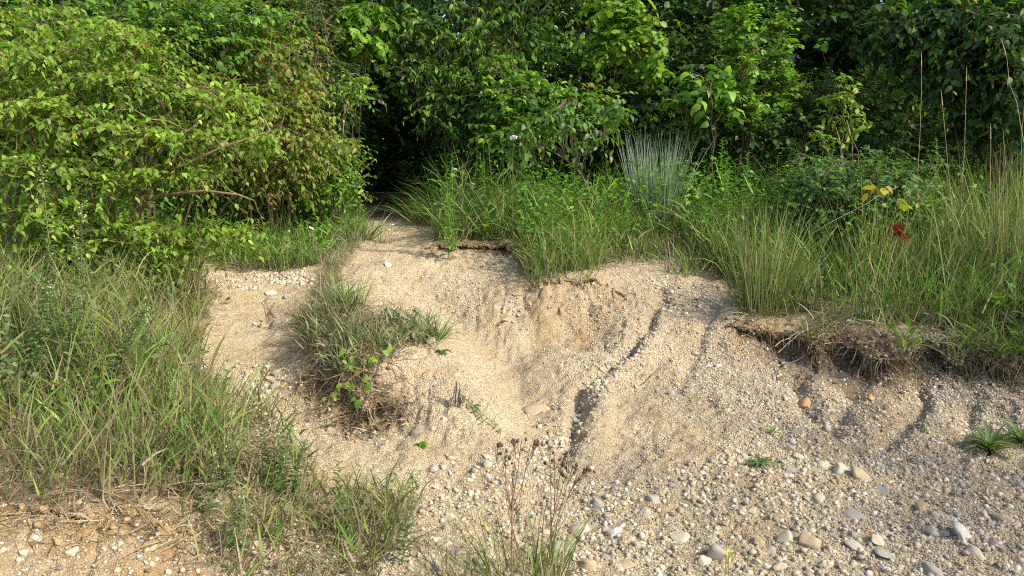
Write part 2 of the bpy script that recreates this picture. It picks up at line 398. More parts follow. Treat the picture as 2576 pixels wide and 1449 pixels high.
for u, v, Y, w, dep in [(1975, 868, 5.5, .10, .16), (2440, 935, 5.08, .09, .17), (2110, 880, 5.24, .06, .10), (2250, 885, 5.2, .07, .12), (2340, 900, 5.15, .05, .10), (2545, 915, 5.0, .08, .14), (1905, 812, 5.7, .07, .08)]:
    c = pos(u, v, Y)
    PY = PY + dep * np.exp(-((GX - c[0]) / w) ** 2 - ((GY - c[1]) / (w * 1.2)) ** 2)
Z += CLIFF * (0.10 * lump + 0.04 * fbm(GX * 30, GY * 30, 90, 2))
PX = PX + CLIFF * 0.06 * fbm(GX * 14, GY * 14, 91, 2)
lobe_face = np.exp(-(((GX - 0.46) / 0.42) ** 2 + ((GY - 6.2) / 0.26) ** 2) ** 2)
Z += lobe_face * (0.10 * np.maximum(0, fbm(GX * 7, GY * 7, 95, 3) + .1) + 0.035 * fbm(GX * 26, GY * 26, 96, 2))
PX = PX + lobe_face * 0.04 * fbm(GX * 12, GY * 12, 97, 2)
GU, GV = project(GX, GY, Z)

def blur(a, k):
    for _ in range(k):
        b = np.pad(a, 1, mode='edge')
        a = (b[1:-1, :-2] + b[1:-1, 2:] + b[:-2, 1:-1] + b[2:, 1:-1] + 2 * a) / 6
    return a
ju = GU + 38 * fbm(GX * 5, GY * 5, 61, 3) * np.clip(6 / np.maximum(GY, 1), 0.5, 1.6)
jv = GV + 24 * fbm(GX * 5, GY * 5, 62, 3)
def pmask(polys, k=3):
    m = np.zeros(GX.shape)
    for p in polys:
        m = np.maximum(m, inside(ju, jv, p))
    return blur(m * ((GY > 2) & (GY < 16)), k)
LEFT_P = [(-900, 590), (300, 640), (430, 655), (490, 700), (525, 770), (500, 860), (525, 950), (560, 985), (560, 1060), (600, 1150), (540, 1225), (430, 1255), (200, 1262), (0, 1272), (-900, 1330)]
LEFT_SPARSE = [(400, 1240), (640, 1000), (720, 1120), (820, 1230), (1060, 1250), (1000, 1380), (900, 1500), (560, 1520), (480, 1360)]
BACK_LEFT = [(595, 690), (700, 685), (800, 668), (870, 620), (985, 605), (985, 575), (930, 545), (900, 515), (500, 515), (-900, 500), (-900, 600), (430, 650), (520, 655)]
SPINE = [(805, 700), (835, 650), (890, 615), (905, 628), (875, 655), (850, 710), (840, 770), (805, 770), (800, 730)]
MOUND = [(770, 800), (800, 760), (870, 770), (960, 808), (1075, 838), (1105, 875), (1040, 872), (985, 920), (920, 975), (850, 985), (790, 970), (755, 890)]
PLATEAU = [(970, 540), (1000, 565), (1090, 580), (1095, 604), (1180, 610), (1300, 612), (1310, 690), (1380, 705), (1480, 690), (1560, 650), (1640, 635), (1700, 625), (1760, 660), (1840, 715), (1860, 778), (1960, 800), (2060, 808), (2250, 822), (2450, 838), (2576, 862), (3600, 920), (3600, 440), (970, 470)]
FRONT_TUFT = [(1150, 1400), (1280, 1370), (1420, 1400), (1500, 1470), (1450, 1560), (1150, 1560)]
m_left, m_sparse, m_back, m_spine, m_mound, m_plat = [pmask([p]) for p in (LEFT_P, LEFT_SPARSE, BACK_LEFT, SPINE, MOUND, PLATEAU)]
m_gravel = pmask([[(1000, 1180), (1250, 1150), (1400, 1060), (1470, 1060), (1420, 1170), (1560, 1230), (1800, 1150), (2000, 980), (2080, 1010), (2150, 1150), (2576, 1190), (3200, 1190), (3200, 1600), (900, 1600)]], 6)
m_gravel = np.clip(blur(m_gravel, 25) * (1.1 + 1.6 * fbm(GX * 2.6, GY * 2.6, 64, 3)), 0, 1)
m_pile = pmask([[(600, 930), (690, 915), (720, 960), (690, 1020), (700, 1120), (640, 1100), (620, 1000)], [(620, 690), (790, 680), (780, 710), (600, 730), (520, 690)],
                [(1430, 1100), (1470, 960), (1590, 860), (1640, 790), (1660, 800), (1610, 890), (1500, 1000), (1460, 1110), (1390, 1170), (1350, 1150)], [(1640, 700), (1860, 720), (1850, 770), (1680, 800)],
                [(1280, 720), (1340, 720), (1310, 830), (1230, 830)]], 3)
m_forest = sstep(9.6, 10.8, GY + 0.8 * fbm(GX, GY, 66, 2)) * (1 - 0.8 * sstep(0.25, 0.0, np.abs(GX + 2.05 + 0.02 * (GY - 10))) * (1 - sstep(11.5, 13, GY)))
xc = np.interp(GY, [8.2, 9.0, 11.6, 14], [-1.12, -1.17, -1.97, -2.6])
corr = blur((np.abs(GX - xc + 0.1) < 0.40 + 0.1 * (GY > 9.4)) * (GY > 8.2) * (GY < 15) * 1.0, 3)
m_back, m_plat = m_back * (1 - corr), m_plat * (1 - corr)
veg = np.clip(m_left + m_back + m_plat + m_mound * 0.8 + m_spine * 0.8, 0, 1)
right_soil = np.exp(-((GY - np.interp(GX, [1.5, 1.9, 3.3, 4.0], [5.6, 5.38, 5.25, 5.05]) - 0.04) / 0.27) ** 2) * sstep(1.55, 2.0, GX)
MASK = np.zeros((NR, NC, 3))
MASK[..., 0] = np.clip(right_soil * (0.9 + 0.9 * fbm(GX * 4, GY * 4, 71, 3)) + 0.55 * CLIFF * (GY > 7) + 0.6 * CLIFF * (GX < -0.6) * (GX > -1.3) * (GY > 4) * (GY < 5) + (0.22 + 0.30 * sstep(1.7, 2.3, GX)) * sl_mask * (0.6 + 1.5 * fbm(GX * 5, GY * 2, 73, 3)), 0, 1)
MASK[..., 1] = np.clip(np.maximum(veg * 0.75, m_forest) + 0.35 * m_sparse, 0, 1)
MASK[..., 2] = np.clip((CLIFF * 0.9 + 0.8 * pmask([[(1330, 740), (1520, 720), (1560, 760), (1500, 880), (1340, 870)], [(1840, 790), (1950, 810), (1960, 900), (1840, 900)], [(-200, 1280), (480, 1280), (520, 1500), (-200, 1500)]], 8)) * (0.8 + fbm(GX * 5, GY * 5, 72, 3)), 0, 1)

def fields(gi, gj):
    """bilinear position on the finished ground at grid coordinates"""
    i0 = np.clip(np.floor(gi).astype(int), 0, NR - 2); j0 = np.clip(np.floor(gj).astype(int), 0, NC - 2)
    a, b = (gi - i0)[..., None], (gj - j0)[..., None]
    P = GP
    return P[i0, j0] * (1 - a) * (1 - b) + P[i0 + 1, j0] * a * (1 - b) + P[i0, j0 + 1] * (1 - a) * b + P[i0 + 1, j0 + 1] * a * b
GP = np.stack([PX, PY, Z], -1)
du = np.gradient(GP, axis=1); dv = np.gradient(GP, axis=0)
GN = norm(np.cross(du, dv))
cell_area = np.linalg.norm(np.cross(du, dv), axis=-1)
def height(x, y):
    fi = np.interp(y, rowsY, np.arange(NR))
    i0 = int(min(max(math.floor(fi), 0), NR - 2)); a = fi - i0
    z0 = np.interp(x, GX[i0], Z[i0]); z1 = np.interp(x, GX[i0 + 1], Z[i0 + 1])
    return z0 * (1 - a) + z1 * a
def on_ground(u, v):
    """where the line of sight through (u, v) meets the ground"""
    prev = None
    for Y in np.geomspace(2.3, 20, 500):
        p = pos(u, v, Y)
        h = height(p[0], Y)
        if p[2] <= h:
            return np.array([p[0], Y, h])
    return pos(u, v, 12.0)
def foot(u, v, Y):
    """ground below the point seen at (u, v) at distance Y"""
    p = pos(u, v, Y)
    return np.array([p[0], Y, height(p[0], Y)])
in_view = near & (np.abs(GX) < 0.72 * GY + 0.5)
def scatter(weight, count):
    """random points on the ground, weight per grid cell"""
    w = (weight * cell_area * in_view)[:-1, :-1].ravel()
    k = rng.choice(len(w), size=count, p=w / w.sum())
    gi, gj = k // (NC - 1), k % (NC - 1)
    p = fields(gi + rng.random(count), gj + rng.random(count))
    return p, GN[gi, gj]

idx = np.arange(NR * NC).reshape(NR, NC)
quads = np.stack([idx[:-1, :-1], idx[:-1, 1:], idx[1:, 1:], idx[1:, :-1]], -1).reshape(-1, 4)
ground = link('ground', mesh_np('ground', GP.reshape(-1, 3), quads.ravel(), np.full(len(quads), 4), MASK.reshape(-1, 3)), ground_material(), kind='structure')

# ------------------------------------------------------------------ vegetation builders
PAL = {
    'yellowgreen': [(0.115, 0.175, 0.018), (0.15, 0.21, 0.028), (0.085, 0.15, 0.018), (0.19, 0.235, 0.04)],
    'green': [(0.05, 0.115, 0.016), (0.07, 0.145, 0.02), (0.04, 0.095, 0.016), (0.09, 0.17, 0.025)],
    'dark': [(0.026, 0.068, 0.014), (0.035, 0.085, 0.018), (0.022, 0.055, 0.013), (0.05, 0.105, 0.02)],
    'bluegreen': [(0.05, 0.115, 0.045), (0.065, 0.135, 0.055), (0.04, 0.095, 0.04), (0.085, 0.16, 0.045)],
    'bright': [(0.11, 0.205, 0.02), (0.14, 0.24, 0.03), (0.09, 0.18, 0.02), (0.17, 0.26, 0.035)],
    'dogwood': [(0.10, 0.15, 0.03), (0.13, 0.155, 0.04), (0.19, 0.155, 0.055), (0.22, 0.12, 0.05), (0.10, 0.14, 0.03), (0.13, 0.17, 0.035)],
    'yellow': [(0.36, 0.34, 0.03), (0.30, 0.33, 0.035), (0.22, 0.28, 0.03), (0.30, 0.24, 0.05)],
    'red': [(0.27, 0.05, 0.035), (0.20, 0.045, 0.025), (0.30, 0.09, 0.05), (0.16, 0.11, 0.03)],
    'straw': [(0.30, 0.235, 0.13), (0.24, 0.185, 0.10), (0.36, 0.30, 0.19), (0.19, 0.135, 0.075), (0.27, 0.24, 0.19)],
    'grass': [(0.085, 0.15, 0.03), (0.11, 0.18, 0.035), (0.06, 0.115, 0.025), (0.14, 0.19, 0.05), (0.17, 0.20, 0.06)],
    'lushgrass': [(0.075, 0.165, 0.022), (0.10, 0.20, 0.03), (0.06, 0.13, 0.02), (0.13, 0.22, 0.04)],
    'greygreen': [(0.10, 0.14, 0.07), (0.13, 0.165, 0.085), (0.08, 0.12, 0.055), (0.16, 0.175, 0.10)],
    'bluestem': [(0.20, 0.30, 0.22), (0.25, 0.34, 0.26), (0.16, 0.27, 0.16), (0.29, 0.36, 0.28)],
}
GREENS = ('yellowgreen', 'green', 'bright', 'dogwood', 'grass', 'lushgrass', 'bluegreen', 'greygreen')
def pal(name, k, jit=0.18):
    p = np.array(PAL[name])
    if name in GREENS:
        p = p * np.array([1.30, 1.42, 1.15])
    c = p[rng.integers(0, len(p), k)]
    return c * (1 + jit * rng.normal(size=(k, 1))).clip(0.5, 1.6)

# leaf outlines (along, across, out of plane); ovate with a folded midrib, and a simple folded diamond for far ones
L_OV = (np.array([[0, 0, 0], [.5, 0, .02], [1, 0, -.30], [.2, .30, .05], [.6, .30, .0], [.2, -.30, .05], [.6, -.30, .0]]), [[0, 1, 4, 3], [1, 2, 4], [0, 5, 6, 1], [1, 6, 2]])
L_LONG = (np.array([[0, 0, 0], [.5, 0, .02], [1, 0, -.28], [.22, .17, .05], [.6, .19, .0], [.22, -.17, .05], [.6, -.19, .0]]), L_OV[1])
L_ROUND = (np.array([[0, 0, 0], [.5, 0, -.02], [1, 0, -.08], [.22, .36, .05], [.72, .40, .02], [.22, -.36, .05], [.72, -.40, .02]]), L_OV[1])
L_DIA = (np.array([[0, 0, 0], [.45, .30, .06], [1, 0, -.10], [.45, -.30, .06]]), [[0, 2, 1], [0, 3, 2]])
def lobed():
    out = [(0, 0), (.06, -.30), (.34, -.50), (.40, -.28), (.72, -.34), (.70, -.14), (1, 0), (.70, .14), (.72, .34), (.40, .28), (.34, .50), (.06, .30)]
    return (np.array([[x, y, .08 * abs(y) - .12 * x * x] for x, y in out] + [[.45, 0, -.04]]), [[i, (i + 1) % 12, 12] for i in range(12)])
L_LOBED = lobed()
def leaves_mesh(name, tpl, p, d, nrm, size, wid, tint):
    T, F = tpl
    x = norm(d); y = norm(np.cross(nrm, x)); z = np.cross(x, y)
    k = len(p); m = len(T)
    V = p[:, None] + size[:, None, None] * (T[None, :, 0, None] * x[:, None] + T[None, :, 1, None] * wid[:, None, None] * y[:, None] + T[None, :, 2, None] * z[:, None])
    off = np.arange(k)[:, None] * m
    # faces grouped per leaf
    lf = np.concatenate([np.array(f) for f in F])
    loops = (off + lf[None]).ravel()
    sizes = np.tile([len(f) for f in F], k)
    return mesh_np(name, V.reshape(-1, 3), loops, sizes, np.repeat(tint, m, 0))
def tubes(name, lines, sides=5):
    """lines: (points (k,3), radius at start, radius at end)"""
    V, L = [], []
    off = 0
    ang = np.arange(sides) * 2 * math.pi / sides
    for pts, r0, r1 in lines:
        pts = np.asarray(pts, float); k = len(pts)
        tg = norm(np.gradient(pts, axis=0))
        ref = np.array([0.0, 0, 1]) if abs(tg[:, 2]).mean() < 0.85 else np.array([1.0, 0, 0])
        a = norm(np.cross(tg, ref)); b = np.cross(tg, a)
        r = np.linspace(r0, r1, k)[:, None, None]
        ring = pts[:, None] + r * (np.cos(ang)[None, :, None] * a[:, None] + np.sin(ang)[None, :, None] * b[:, None])
        V.append(ring.reshape(-1, 3))
        i = np.arange(k - 1)[:, None] * sides; j = np.arange(sides)[None]; j2 = (j + 1) % sides
        L.append((np.stack([i + j, i + j2, i + sides + j2, i + sides + j], -1) + off).reshape(-1, 4))
        off += k * sides
    q = np.concatenate(L)
    return mesh_np(name, np.concatenate(V), q.ravel(), np.full(len(q), 4))
def curve(a, b, sag=0.0, n=6, wob=0.0, mid=None):
    a, b = np.asarray(a, float), np.asarray(b, float)
    t = np.linspace(0, 1, n)[:, None]
    p = a + (b - a) * t
    if mid is not None:
        m = np.asarray(mid, float)
        p = a * (1 - t) ** 2 + 2 * m * t * (1 - t) + b * t * t
    p[:, 2] += (sag * 4 * t * (1 - t))[:, 0]
    if wob:
        w = rng.normal(size=(n, 3)) * wob; w[0] = w[-1] = 0
        p += w
    return p
def blades(base, d0, d1, length, width, tint0, tint1, seg=4, power=1.4):
    k = len(base)
    t = np.linspace(0, 1, seg + 1)
    p = np.empty((k, seg + 1, 3)); p[:, 0] = base
    ds = []
    for s in range(seg + 1):
        f = t[s] ** power
        ds.append(norm(d0 * (1 - f) + d1 * f))
    for s in range(1, seg + 1):
        p[:, s] = p[:, s - 1] + 0.5 * (ds[s - 1] + ds[s]) * (length / seg)[:, None]
    az = rng.random(k) * 2 * math.pi
    face = np.stack([np.cos(az), np.sin(az), 0.15 * np.ones(k)], -1)
    V = []; C = []
    for s in range(seg):
        side = norm(np.cross(ds[s], face)) * (width * (1 - t[s] ** 1.6) * (0.75 if s == 0 else 1))[:, None] * 0.5
        V += [p[:, s] - side, p[:, s] + side]
        c = tint0 * (1 - t[s]) + tint1 * t[s]
        C += [c, c]
    V.append(p[:, seg]); C.append(tint1)
    V = np.stack(V, 1); C = np.stack(C, 1)
    m = V.shape[1]
    f = [[2 * s, 2 * s + 1, 2 * s + 3, 2 * s + 2] for s in range(seg - 1)] + [[2 * seg - 2, 2 * seg - 1, 2 * seg]]
    lf = np.concatenate([np.array(q) for q in f])
    loops = (np.arange(k)[:, None] * m + lf[None]).ravel()
    return V.reshape(-1, 3), loops, np.tile([len(q) for q in f], k), C.reshape(-1, 3)
def grass_patch(name, base, hmin, hmax, width, greens, dry=0.25, lean=0.35, droop=0.5, seg=4, mat=None, wind=(0.05, 0.0), drytip=0.25, culm=0.4):
    k = len(base)
    az = rng.random(k) * 2 * math.pi
    ln = np.abs(rng.normal(0, lean, k))
    d0 = np.stack([np.cos(az) * ln + wind[0], np.sin(az) * ln + wind[1], np.ones(k)], -1)
    dr = np.abs(rng.normal(0, droop, k)) + 0.05
    d1 = norm(d0) + np.stack([np.cos(az) * dr, np.sin(az) * dr, -0.75 * dr], -1)
    L = (hmin + (hmax - hmin) * rng.random(k) ** 1.3) * (1 + 0.35 * fbm(base[:, 0] * 2.5, base[:, 1] * 2.5, 5, 2))
    hi = rng.random(k) < culm                      # leaves that leave their stalk above the ground
    lift = rng.uniform(.12, .62, k) * L
    base = np.where(hi[:, None], base + np.stack([(np.cos(az) * .12 + wind[0]) * lift, (np.sin(az) * .12 + wind[1]) * lift, lift], -1), base)
    d0 = np.where(hi[:, None], d0 + np.stack([np.cos(az), np.sin(az), 0 * az], -1) * rng.uniform(.2, .8, (k, 1)), d0)
    L = np.where(hi, np.minimum(L * .55, .26), L)
    t1 = pal(greens, k)
    isdry = rng.random(k) < dry
    t1[isdry] = pal('straw', int(isdry.sum()))
    t0 = t1 * 0.45 + 0.55 * pal('straw', k) * 0.75
    tip = (rng.random(k) < drytip)[:, None]
    t1 = np.where(tip, 0.55 * t1 + 0.45 * np.array([0.26, 0.19, 0.08]), t1)
    t0 = np.where(hi[:, None], t1 * .9, t0)
    return _bm(name, blades(base, d0, d1, L, width * (0.5 + 0.8 * rng.random(k)) * np.where(hi, 1.35, 1), t0, t1, seg))
def _bm(name, b):
    return mesh_np(name, b[0], b[1], b[2], b[3])

def sprays(lobes, count, tw_len, n_leaf, size, tpl_w=1.0, droop=0.35, up=0.25, shell=0.5, out=0.7):
    """leafy twigs spread through a union of ellipsoids; returns twig lines and leaf arrays"""
    lob = np.array([[*c, *r] for c, r in lobes])
    vol = (lob[:, 3] * lob[:, 4] * lob[:, 5]) ** 0.75
    k = rng.choice(len(lob), count, p=vol / vol.sum())
    v = norm(rng.normal(size=(count, 3)))
    r = shell + (1 - shell) * rng.random(count) ** 0.6
    r = np.where(rng.random(count) < 0.22, rng.random(count) ** 0.5 * 0.8, r)
    r = r * (1 + 0.22 * rng.normal(size=count).clip(-1.5, 1.5))
    c = lob[k, :3]; p = c + v * lob[k, 3:] * r[:, None]
    g = np.array([height(a, b) if b < 30 else 1.5 for a, b in p[:, :2]])
    keep = p[:, 2] > g + 0.05
    p, v, c, k = p[keep], v[keep], c[keep], k[keep]
    q = len(p)
    dirv = norm(v * out + 0.55 * rng.normal(size=(q, 3)) * np.array([1, 1, 0.35]) + np.array([0, 0, up]))
    L = tw_len * (0.6 + 0.8 * rng.random(q))
    t = (np.arange(n_leaf) + 0.6) / n_leaf
    start = p - dirv * (L * 0.5)[:, None]
    # each twig bends down towards its tip
    P = start[:, None] + dirv[:, None] * (L[:, None] * t)[..., None]
    P[..., 2] -= (L[:, None] * droop * t ** 2)
    T = dirv[:, None] + np.array([0, 0, -1.0]) * (2 * droop * t)[None, :, None]
    T = norm(T)
    side = norm(np.cross(T, np.array([0, 0, 1.0])) + 1e-4)
    sg = np.where(np.arange(n_leaf) % 2 == 0, 1.0, -1.0)[None, :, None]
    d = T * 0.55 + side * sg * 0.8 + np.array([0, 0, -0.9 * droop]) + 0.3 * rng.normal(size=(q, n_leaf, 3))
    nr = np.array([0, 0, 1.0]) + 0.35 * v[:, None] + 0.4 * rng.normal(size=(q, n_leaf, 3))
    sz = size * (0.45 + 0.85 * rng.random((q, n_leaf))) * (1 - 0.25 * t)[None]
    tip = start + dirv * L[:, None]; tip[:, 2] -= L * droop
    return dict(p=P.reshape(-1, 3), d=d.reshape(-1, 3), n=nr.reshape(-1, 3), s=sz.ravel(), twig=np.repeat(np.arange(q), n_leaf), start=start, tip=tip, mid=start + dirv * (L * .5)[:, None] - np.array([0, 0, 1.0]) * (L * droop * .25)[:, None], centre=c, lobe=k)

def ell(u, v, Y, ru, rv, ry):
    """an ellipsoid seen at (u, v), ru by rv picture units across, ry metres deep"""
    c = pos(u, v, Y)
    return (c, np.array([ru * Y / FPX, ry, rv * Y / FPX]))

n_leaf_parts = 0
def plant(name, label, cat, base, lobes, count, tw_len, n_leaf, size, palette, tpl=L_OV, wid=1.0, parts=0, droop=0.35, up=0.25, shell=0.5, stems=3, r0=0.018, bark=None, mix=None, group=None, twigs=True, spread=0.15, trunk_name='stem', lead=None, out=0.7):
    """a woody plant: stem(s) with limbs to every lobe, twigs, and leaves; the leaves that show largest are parts of their own"""
    global n_leaf_parts
    base = np.asarray(base, float)
    th = thing(name, label, cat, base, group)
    S = sprays(lobes, count, tw_len, n_leaf, size, droop=droop, up=up, shell=shell, out=out)
    S['p'] = S['p'] - base; 
    bark = bark or M_BARK
    main, thin = [], []
    for i, (c, r) in enumerate(lobes):
        c0 = c - base
        b0 = np.array([rng.normal() * spread * 0.4, rng.normal() * spread * 0.4, -0.04])
        mid = b0 * 0.4 + c0 * np.array([0.35, 0.35, 0.0]) + np.array([0, 0, c0[2] * 0.72])
        for s in range(max(1, stems if i == 0 else 1)):
            e = c0 + rng.normal(size=3) * r * 0.35
            main.append((curve(b0 + rng.normal(size=3) * spread * np.array([.3, .3, 0]), e, 0, 8, 0.015, mid + rng.normal(size=3) * spread * 0.5), r0 * (1 if s == 0 else 0.7), r0 * 0.35))
    if lead is not None:
        main = [(np.asarray(q) - base, a, b) for q, a, b in lead]
    nodes = np.concatenate([m[0][3:] for m in main])
    if twigs:
        ntw = len(S['start'])
        for i in range(ntw):
            s0, m0, e0 = S['start'][i] - base, S['mid'][i] - base, S['tip'][i] - base
            thin.append((np.array([s0, m0, e0]), 0.0022, 0.001))
        fan = np.zeros(len(nodes))
        sel = rng.choice(ntw, min(ntw, 160), replace=False)
        for i in sel:
            s0 = S['start'][i] - base
            dist2 = ((nodes - s0) ** 2).sum(1); j = int(np.argmin(dist2 + 0.06 * fan)); fan[j] += 1
            if dist2[j] > 0.30 or fan[j] > 7: continue
            main.append((curve(nodes[j], s0, 0.03, 5, 0.012), r0 * 0.28, 0.002))
    link(trunk_name, tubes(trunk_name, main, 6), bark, th)
    if thin:
        link('twigs', tubes('twigs', thin, 3), M_TWIG, th, kind='stuff')
    k = len(S['p'])
    tint = pal(palette, k, 0.16) * (1 + .24 * rng.normal(size=(len(S['start']), 1)).clip(-1.6, 1.6))[S['twig']]
    old = rng.random(k) < .012
    tint[old] = pal('straw', int(old.sum())) * .8
    if mix:
        for pn, share in mix:
            w = (rng.random(len(S['start'])) < share)[S['twig']] & (rng.random(k) < 0.8)
            tint[w] = pal(pn, int(w.sum()), 0.12)
    wd = wid * (0.8 + 0.4 * rng.random(k))
    take = np.zeros(k, bool)
    if parts:
        wp = S['p'] + base
        u, v = project(wp[:, 0], wp[:, 1], wp[:, 2])
        ok = (u > 0) & (u < 2576) & (v > 0) & (v < 1449)
        cy = np.array([l[0][1] for l in lobes])[S['lobe'][S['twig']]]; ry = np.array([l[1][1] for l in lobes])[S['lobe'][S['twig']]]
        score = S['s'] / wp[:, 1] * (1 + 0.8 * (cy - wp[:, 1]) / np.maximum(ry, 0.05)) * ok
        pick = np.argsort(-score)[:min(parts, int(ok.sum()))]
        take[pick] = True
        T, F = tpl
        variants = []
        for q in range(5):
            c = pal(palette, 1, 0.1) if not mix or q < 4 else pal(mix[0][0], 1, 0.05)
            me = mesh_np('leaf', T * np.array([1, wid, 1 + 0.5 * rng.normal()]), np.concatenate([np.array(f) for f in F]), [len(f) for f in F], np.repeat(c, len(T), 0))
            me.materials.append(M_LEAF)
            variants.append(me)
        for i in pick:
            o = bpy.data.objects.new('leaf', variants[rng.integers(0, 5)])
            x = norm(S['d'][i]); y = norm(np.cross(S['n'][i], x)); z = np.cross(x, y)
            s = S['s'][i]
            m = Matrix(((x[0] * s, y[0] * s, z[0] * s, S['p'][i, 0]), (x[1] * s, y[1] * s, z[1] * s, S['p'][i, 1]), (x[2] * s, y[2] * s, z[2] * s, S['p'][i, 2]), (0, 0, 0, 1)))
            o.parent = th
            o.matrix_local = m
            col.objects.link(o)
        n_leaf_parts += len(pick)
    r = ~take
    if r.any():
        link('foliage', leaves_mesh('foliage', tpl, S['p'][r], S['d'][r], S['n'][r], S['s'][r], wd[r], tint[r]), M_LEAF, th, kind='stuff')
    return th

# ------------------------------------------------------------------ the wood behind
def wood_tree(u, Y, h, rad, label, palette='dark', count=620, lo=1.7, size=0.17, group=None, xoff=0):
    b = foot(u, 560, Y); b[0] += xoff
    lob = []
    for q in range(5):
        a = rng.random() * 6.28
        zz = lo + (h - lo) * (0.15 + 0.7 * q / 4)
        lob.append((b + np.array([math.cos(a) * rad * 0.45, math.sin(a) * rad * 0.45, zz - 0.5]), np.array([rad * 0.8, rad * 0.8, (h - lo) * 0.26])))
    lead = [(curve(b + np.array([0, 0, -0.1]), b + np.array([rng.normal() * .3, rng.normal() * .3, h * 0.9]), 0, 8, 0.06), 0.11, 0.03)]
    for c, r in lob:
        lead.append((curve(b + np.array([0, 0, lo * 0.8]), c, 0, 6, 0.05), 0.045, 0.015))
    return plant('forest_tree', label, 'tree', b, lob, count, 0.8, 10, size, palette, L_DIA, 1.2, 0, lead=lead, twigs=False, trunk_name='trunk', shell=0.3, group=group)
# dense far wood that closes the view
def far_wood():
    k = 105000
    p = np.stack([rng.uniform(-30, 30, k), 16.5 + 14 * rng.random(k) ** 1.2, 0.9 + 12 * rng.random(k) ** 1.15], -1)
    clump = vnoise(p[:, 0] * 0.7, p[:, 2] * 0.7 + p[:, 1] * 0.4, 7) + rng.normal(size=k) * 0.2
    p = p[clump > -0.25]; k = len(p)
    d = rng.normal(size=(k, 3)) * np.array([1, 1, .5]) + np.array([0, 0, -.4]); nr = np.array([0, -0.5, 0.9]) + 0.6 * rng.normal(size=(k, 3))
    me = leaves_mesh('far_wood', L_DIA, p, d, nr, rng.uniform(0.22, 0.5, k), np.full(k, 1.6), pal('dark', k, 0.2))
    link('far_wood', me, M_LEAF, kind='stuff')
far_wood()
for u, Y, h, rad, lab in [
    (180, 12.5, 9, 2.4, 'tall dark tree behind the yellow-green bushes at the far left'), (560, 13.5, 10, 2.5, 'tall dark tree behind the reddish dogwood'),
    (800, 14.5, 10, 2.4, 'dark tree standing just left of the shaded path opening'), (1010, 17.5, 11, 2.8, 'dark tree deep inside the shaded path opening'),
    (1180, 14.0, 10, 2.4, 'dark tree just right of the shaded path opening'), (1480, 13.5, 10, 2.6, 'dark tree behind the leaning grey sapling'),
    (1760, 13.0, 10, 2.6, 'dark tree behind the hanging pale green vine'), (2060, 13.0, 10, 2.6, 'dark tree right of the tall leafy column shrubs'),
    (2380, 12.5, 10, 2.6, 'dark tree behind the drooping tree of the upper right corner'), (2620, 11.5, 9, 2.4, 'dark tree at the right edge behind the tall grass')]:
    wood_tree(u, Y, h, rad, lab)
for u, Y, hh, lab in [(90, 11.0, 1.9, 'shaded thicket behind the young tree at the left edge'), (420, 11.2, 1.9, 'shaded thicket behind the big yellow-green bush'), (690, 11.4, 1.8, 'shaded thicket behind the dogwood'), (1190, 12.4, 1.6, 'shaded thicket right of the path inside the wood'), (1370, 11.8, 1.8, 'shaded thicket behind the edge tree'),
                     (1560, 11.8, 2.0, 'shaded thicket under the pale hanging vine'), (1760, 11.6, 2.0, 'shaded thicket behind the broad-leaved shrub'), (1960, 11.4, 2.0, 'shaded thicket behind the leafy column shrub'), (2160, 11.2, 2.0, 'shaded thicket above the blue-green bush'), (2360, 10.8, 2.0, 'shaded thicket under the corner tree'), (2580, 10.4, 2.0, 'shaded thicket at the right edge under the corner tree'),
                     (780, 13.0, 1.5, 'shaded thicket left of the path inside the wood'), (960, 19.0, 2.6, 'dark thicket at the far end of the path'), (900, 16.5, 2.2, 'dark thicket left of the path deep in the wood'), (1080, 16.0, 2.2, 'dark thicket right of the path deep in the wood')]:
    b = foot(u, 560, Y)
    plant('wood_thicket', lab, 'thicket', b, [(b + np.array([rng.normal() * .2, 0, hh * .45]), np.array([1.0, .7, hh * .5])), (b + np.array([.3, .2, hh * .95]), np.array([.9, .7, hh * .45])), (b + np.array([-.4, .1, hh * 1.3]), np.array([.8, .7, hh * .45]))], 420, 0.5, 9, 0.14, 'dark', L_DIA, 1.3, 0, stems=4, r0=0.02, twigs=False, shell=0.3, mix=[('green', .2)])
# woodland edge that turns towards the viewer on the right, beyond the frame; it shades the right bank
for (x, y, h, lab) in [(8.2, 8.6, 9, 'wood edge tree beyond the right of the picture beside the tall grass'), (9.2, 5.2, 8.5, 'wood edge tree beyond the right of the gravel bank'), (7.3, 1.3, 6.6, 'wood edge tree beyond the right of the gravel bed')]:
    b = np.array([x, y, height(x, y)])
    wood_tree(CU + FPX * x / y, y, h, 2.1, lab, 'green', 360, 1.6, 0.12)

# ------------------------------------------------------------------ bushes at the wood edge, left
HB = [(np.array([foot(u0, 620, 6.1)] + [pos(*q) for q in path]), r, r * .3) for u0, path, r in [
    (300, [(330, 540, 5.9), (400, 490, 5.75), (520, 480, 5.6), (600, 490, 5.6), (640, 505, 5.6)], .017), (290, [(340, 500, 5.9), (430, 430, 5.75), (560, 370, 5.7), (680, 330, 5.75)], .017), (270, [(290, 480, 6.0), (330, 380, 5.9), (420, 290, 5.9), (540, 220, 6.0)], .018),
    (250, [(230, 480, 6.0), (200, 360, 5.9), (170, 250, 5.8), (120, 130, 5.8)], .018), (260, [(280, 440, 6.1), (310, 300, 6.0), (330, 180, 5.9), (350, 80, 6.0)], .017), (240, [(160, 520, 5.8), (100, 470, 5.65), (50, 400, 5.6)], .013), 
    (230, [(180, 420, 5.8), (110, 330, 5.7), (60, 260, 5.7)], .013), (280, [(380, 460, 5.8), (440, 400, 5.7), (470, 330, 5.75), (560, 260, 5.9)], .014), (400, [(470, 540, 6.2), (490, 480, 6.2), (480, 400, 6.1)], .012)]]
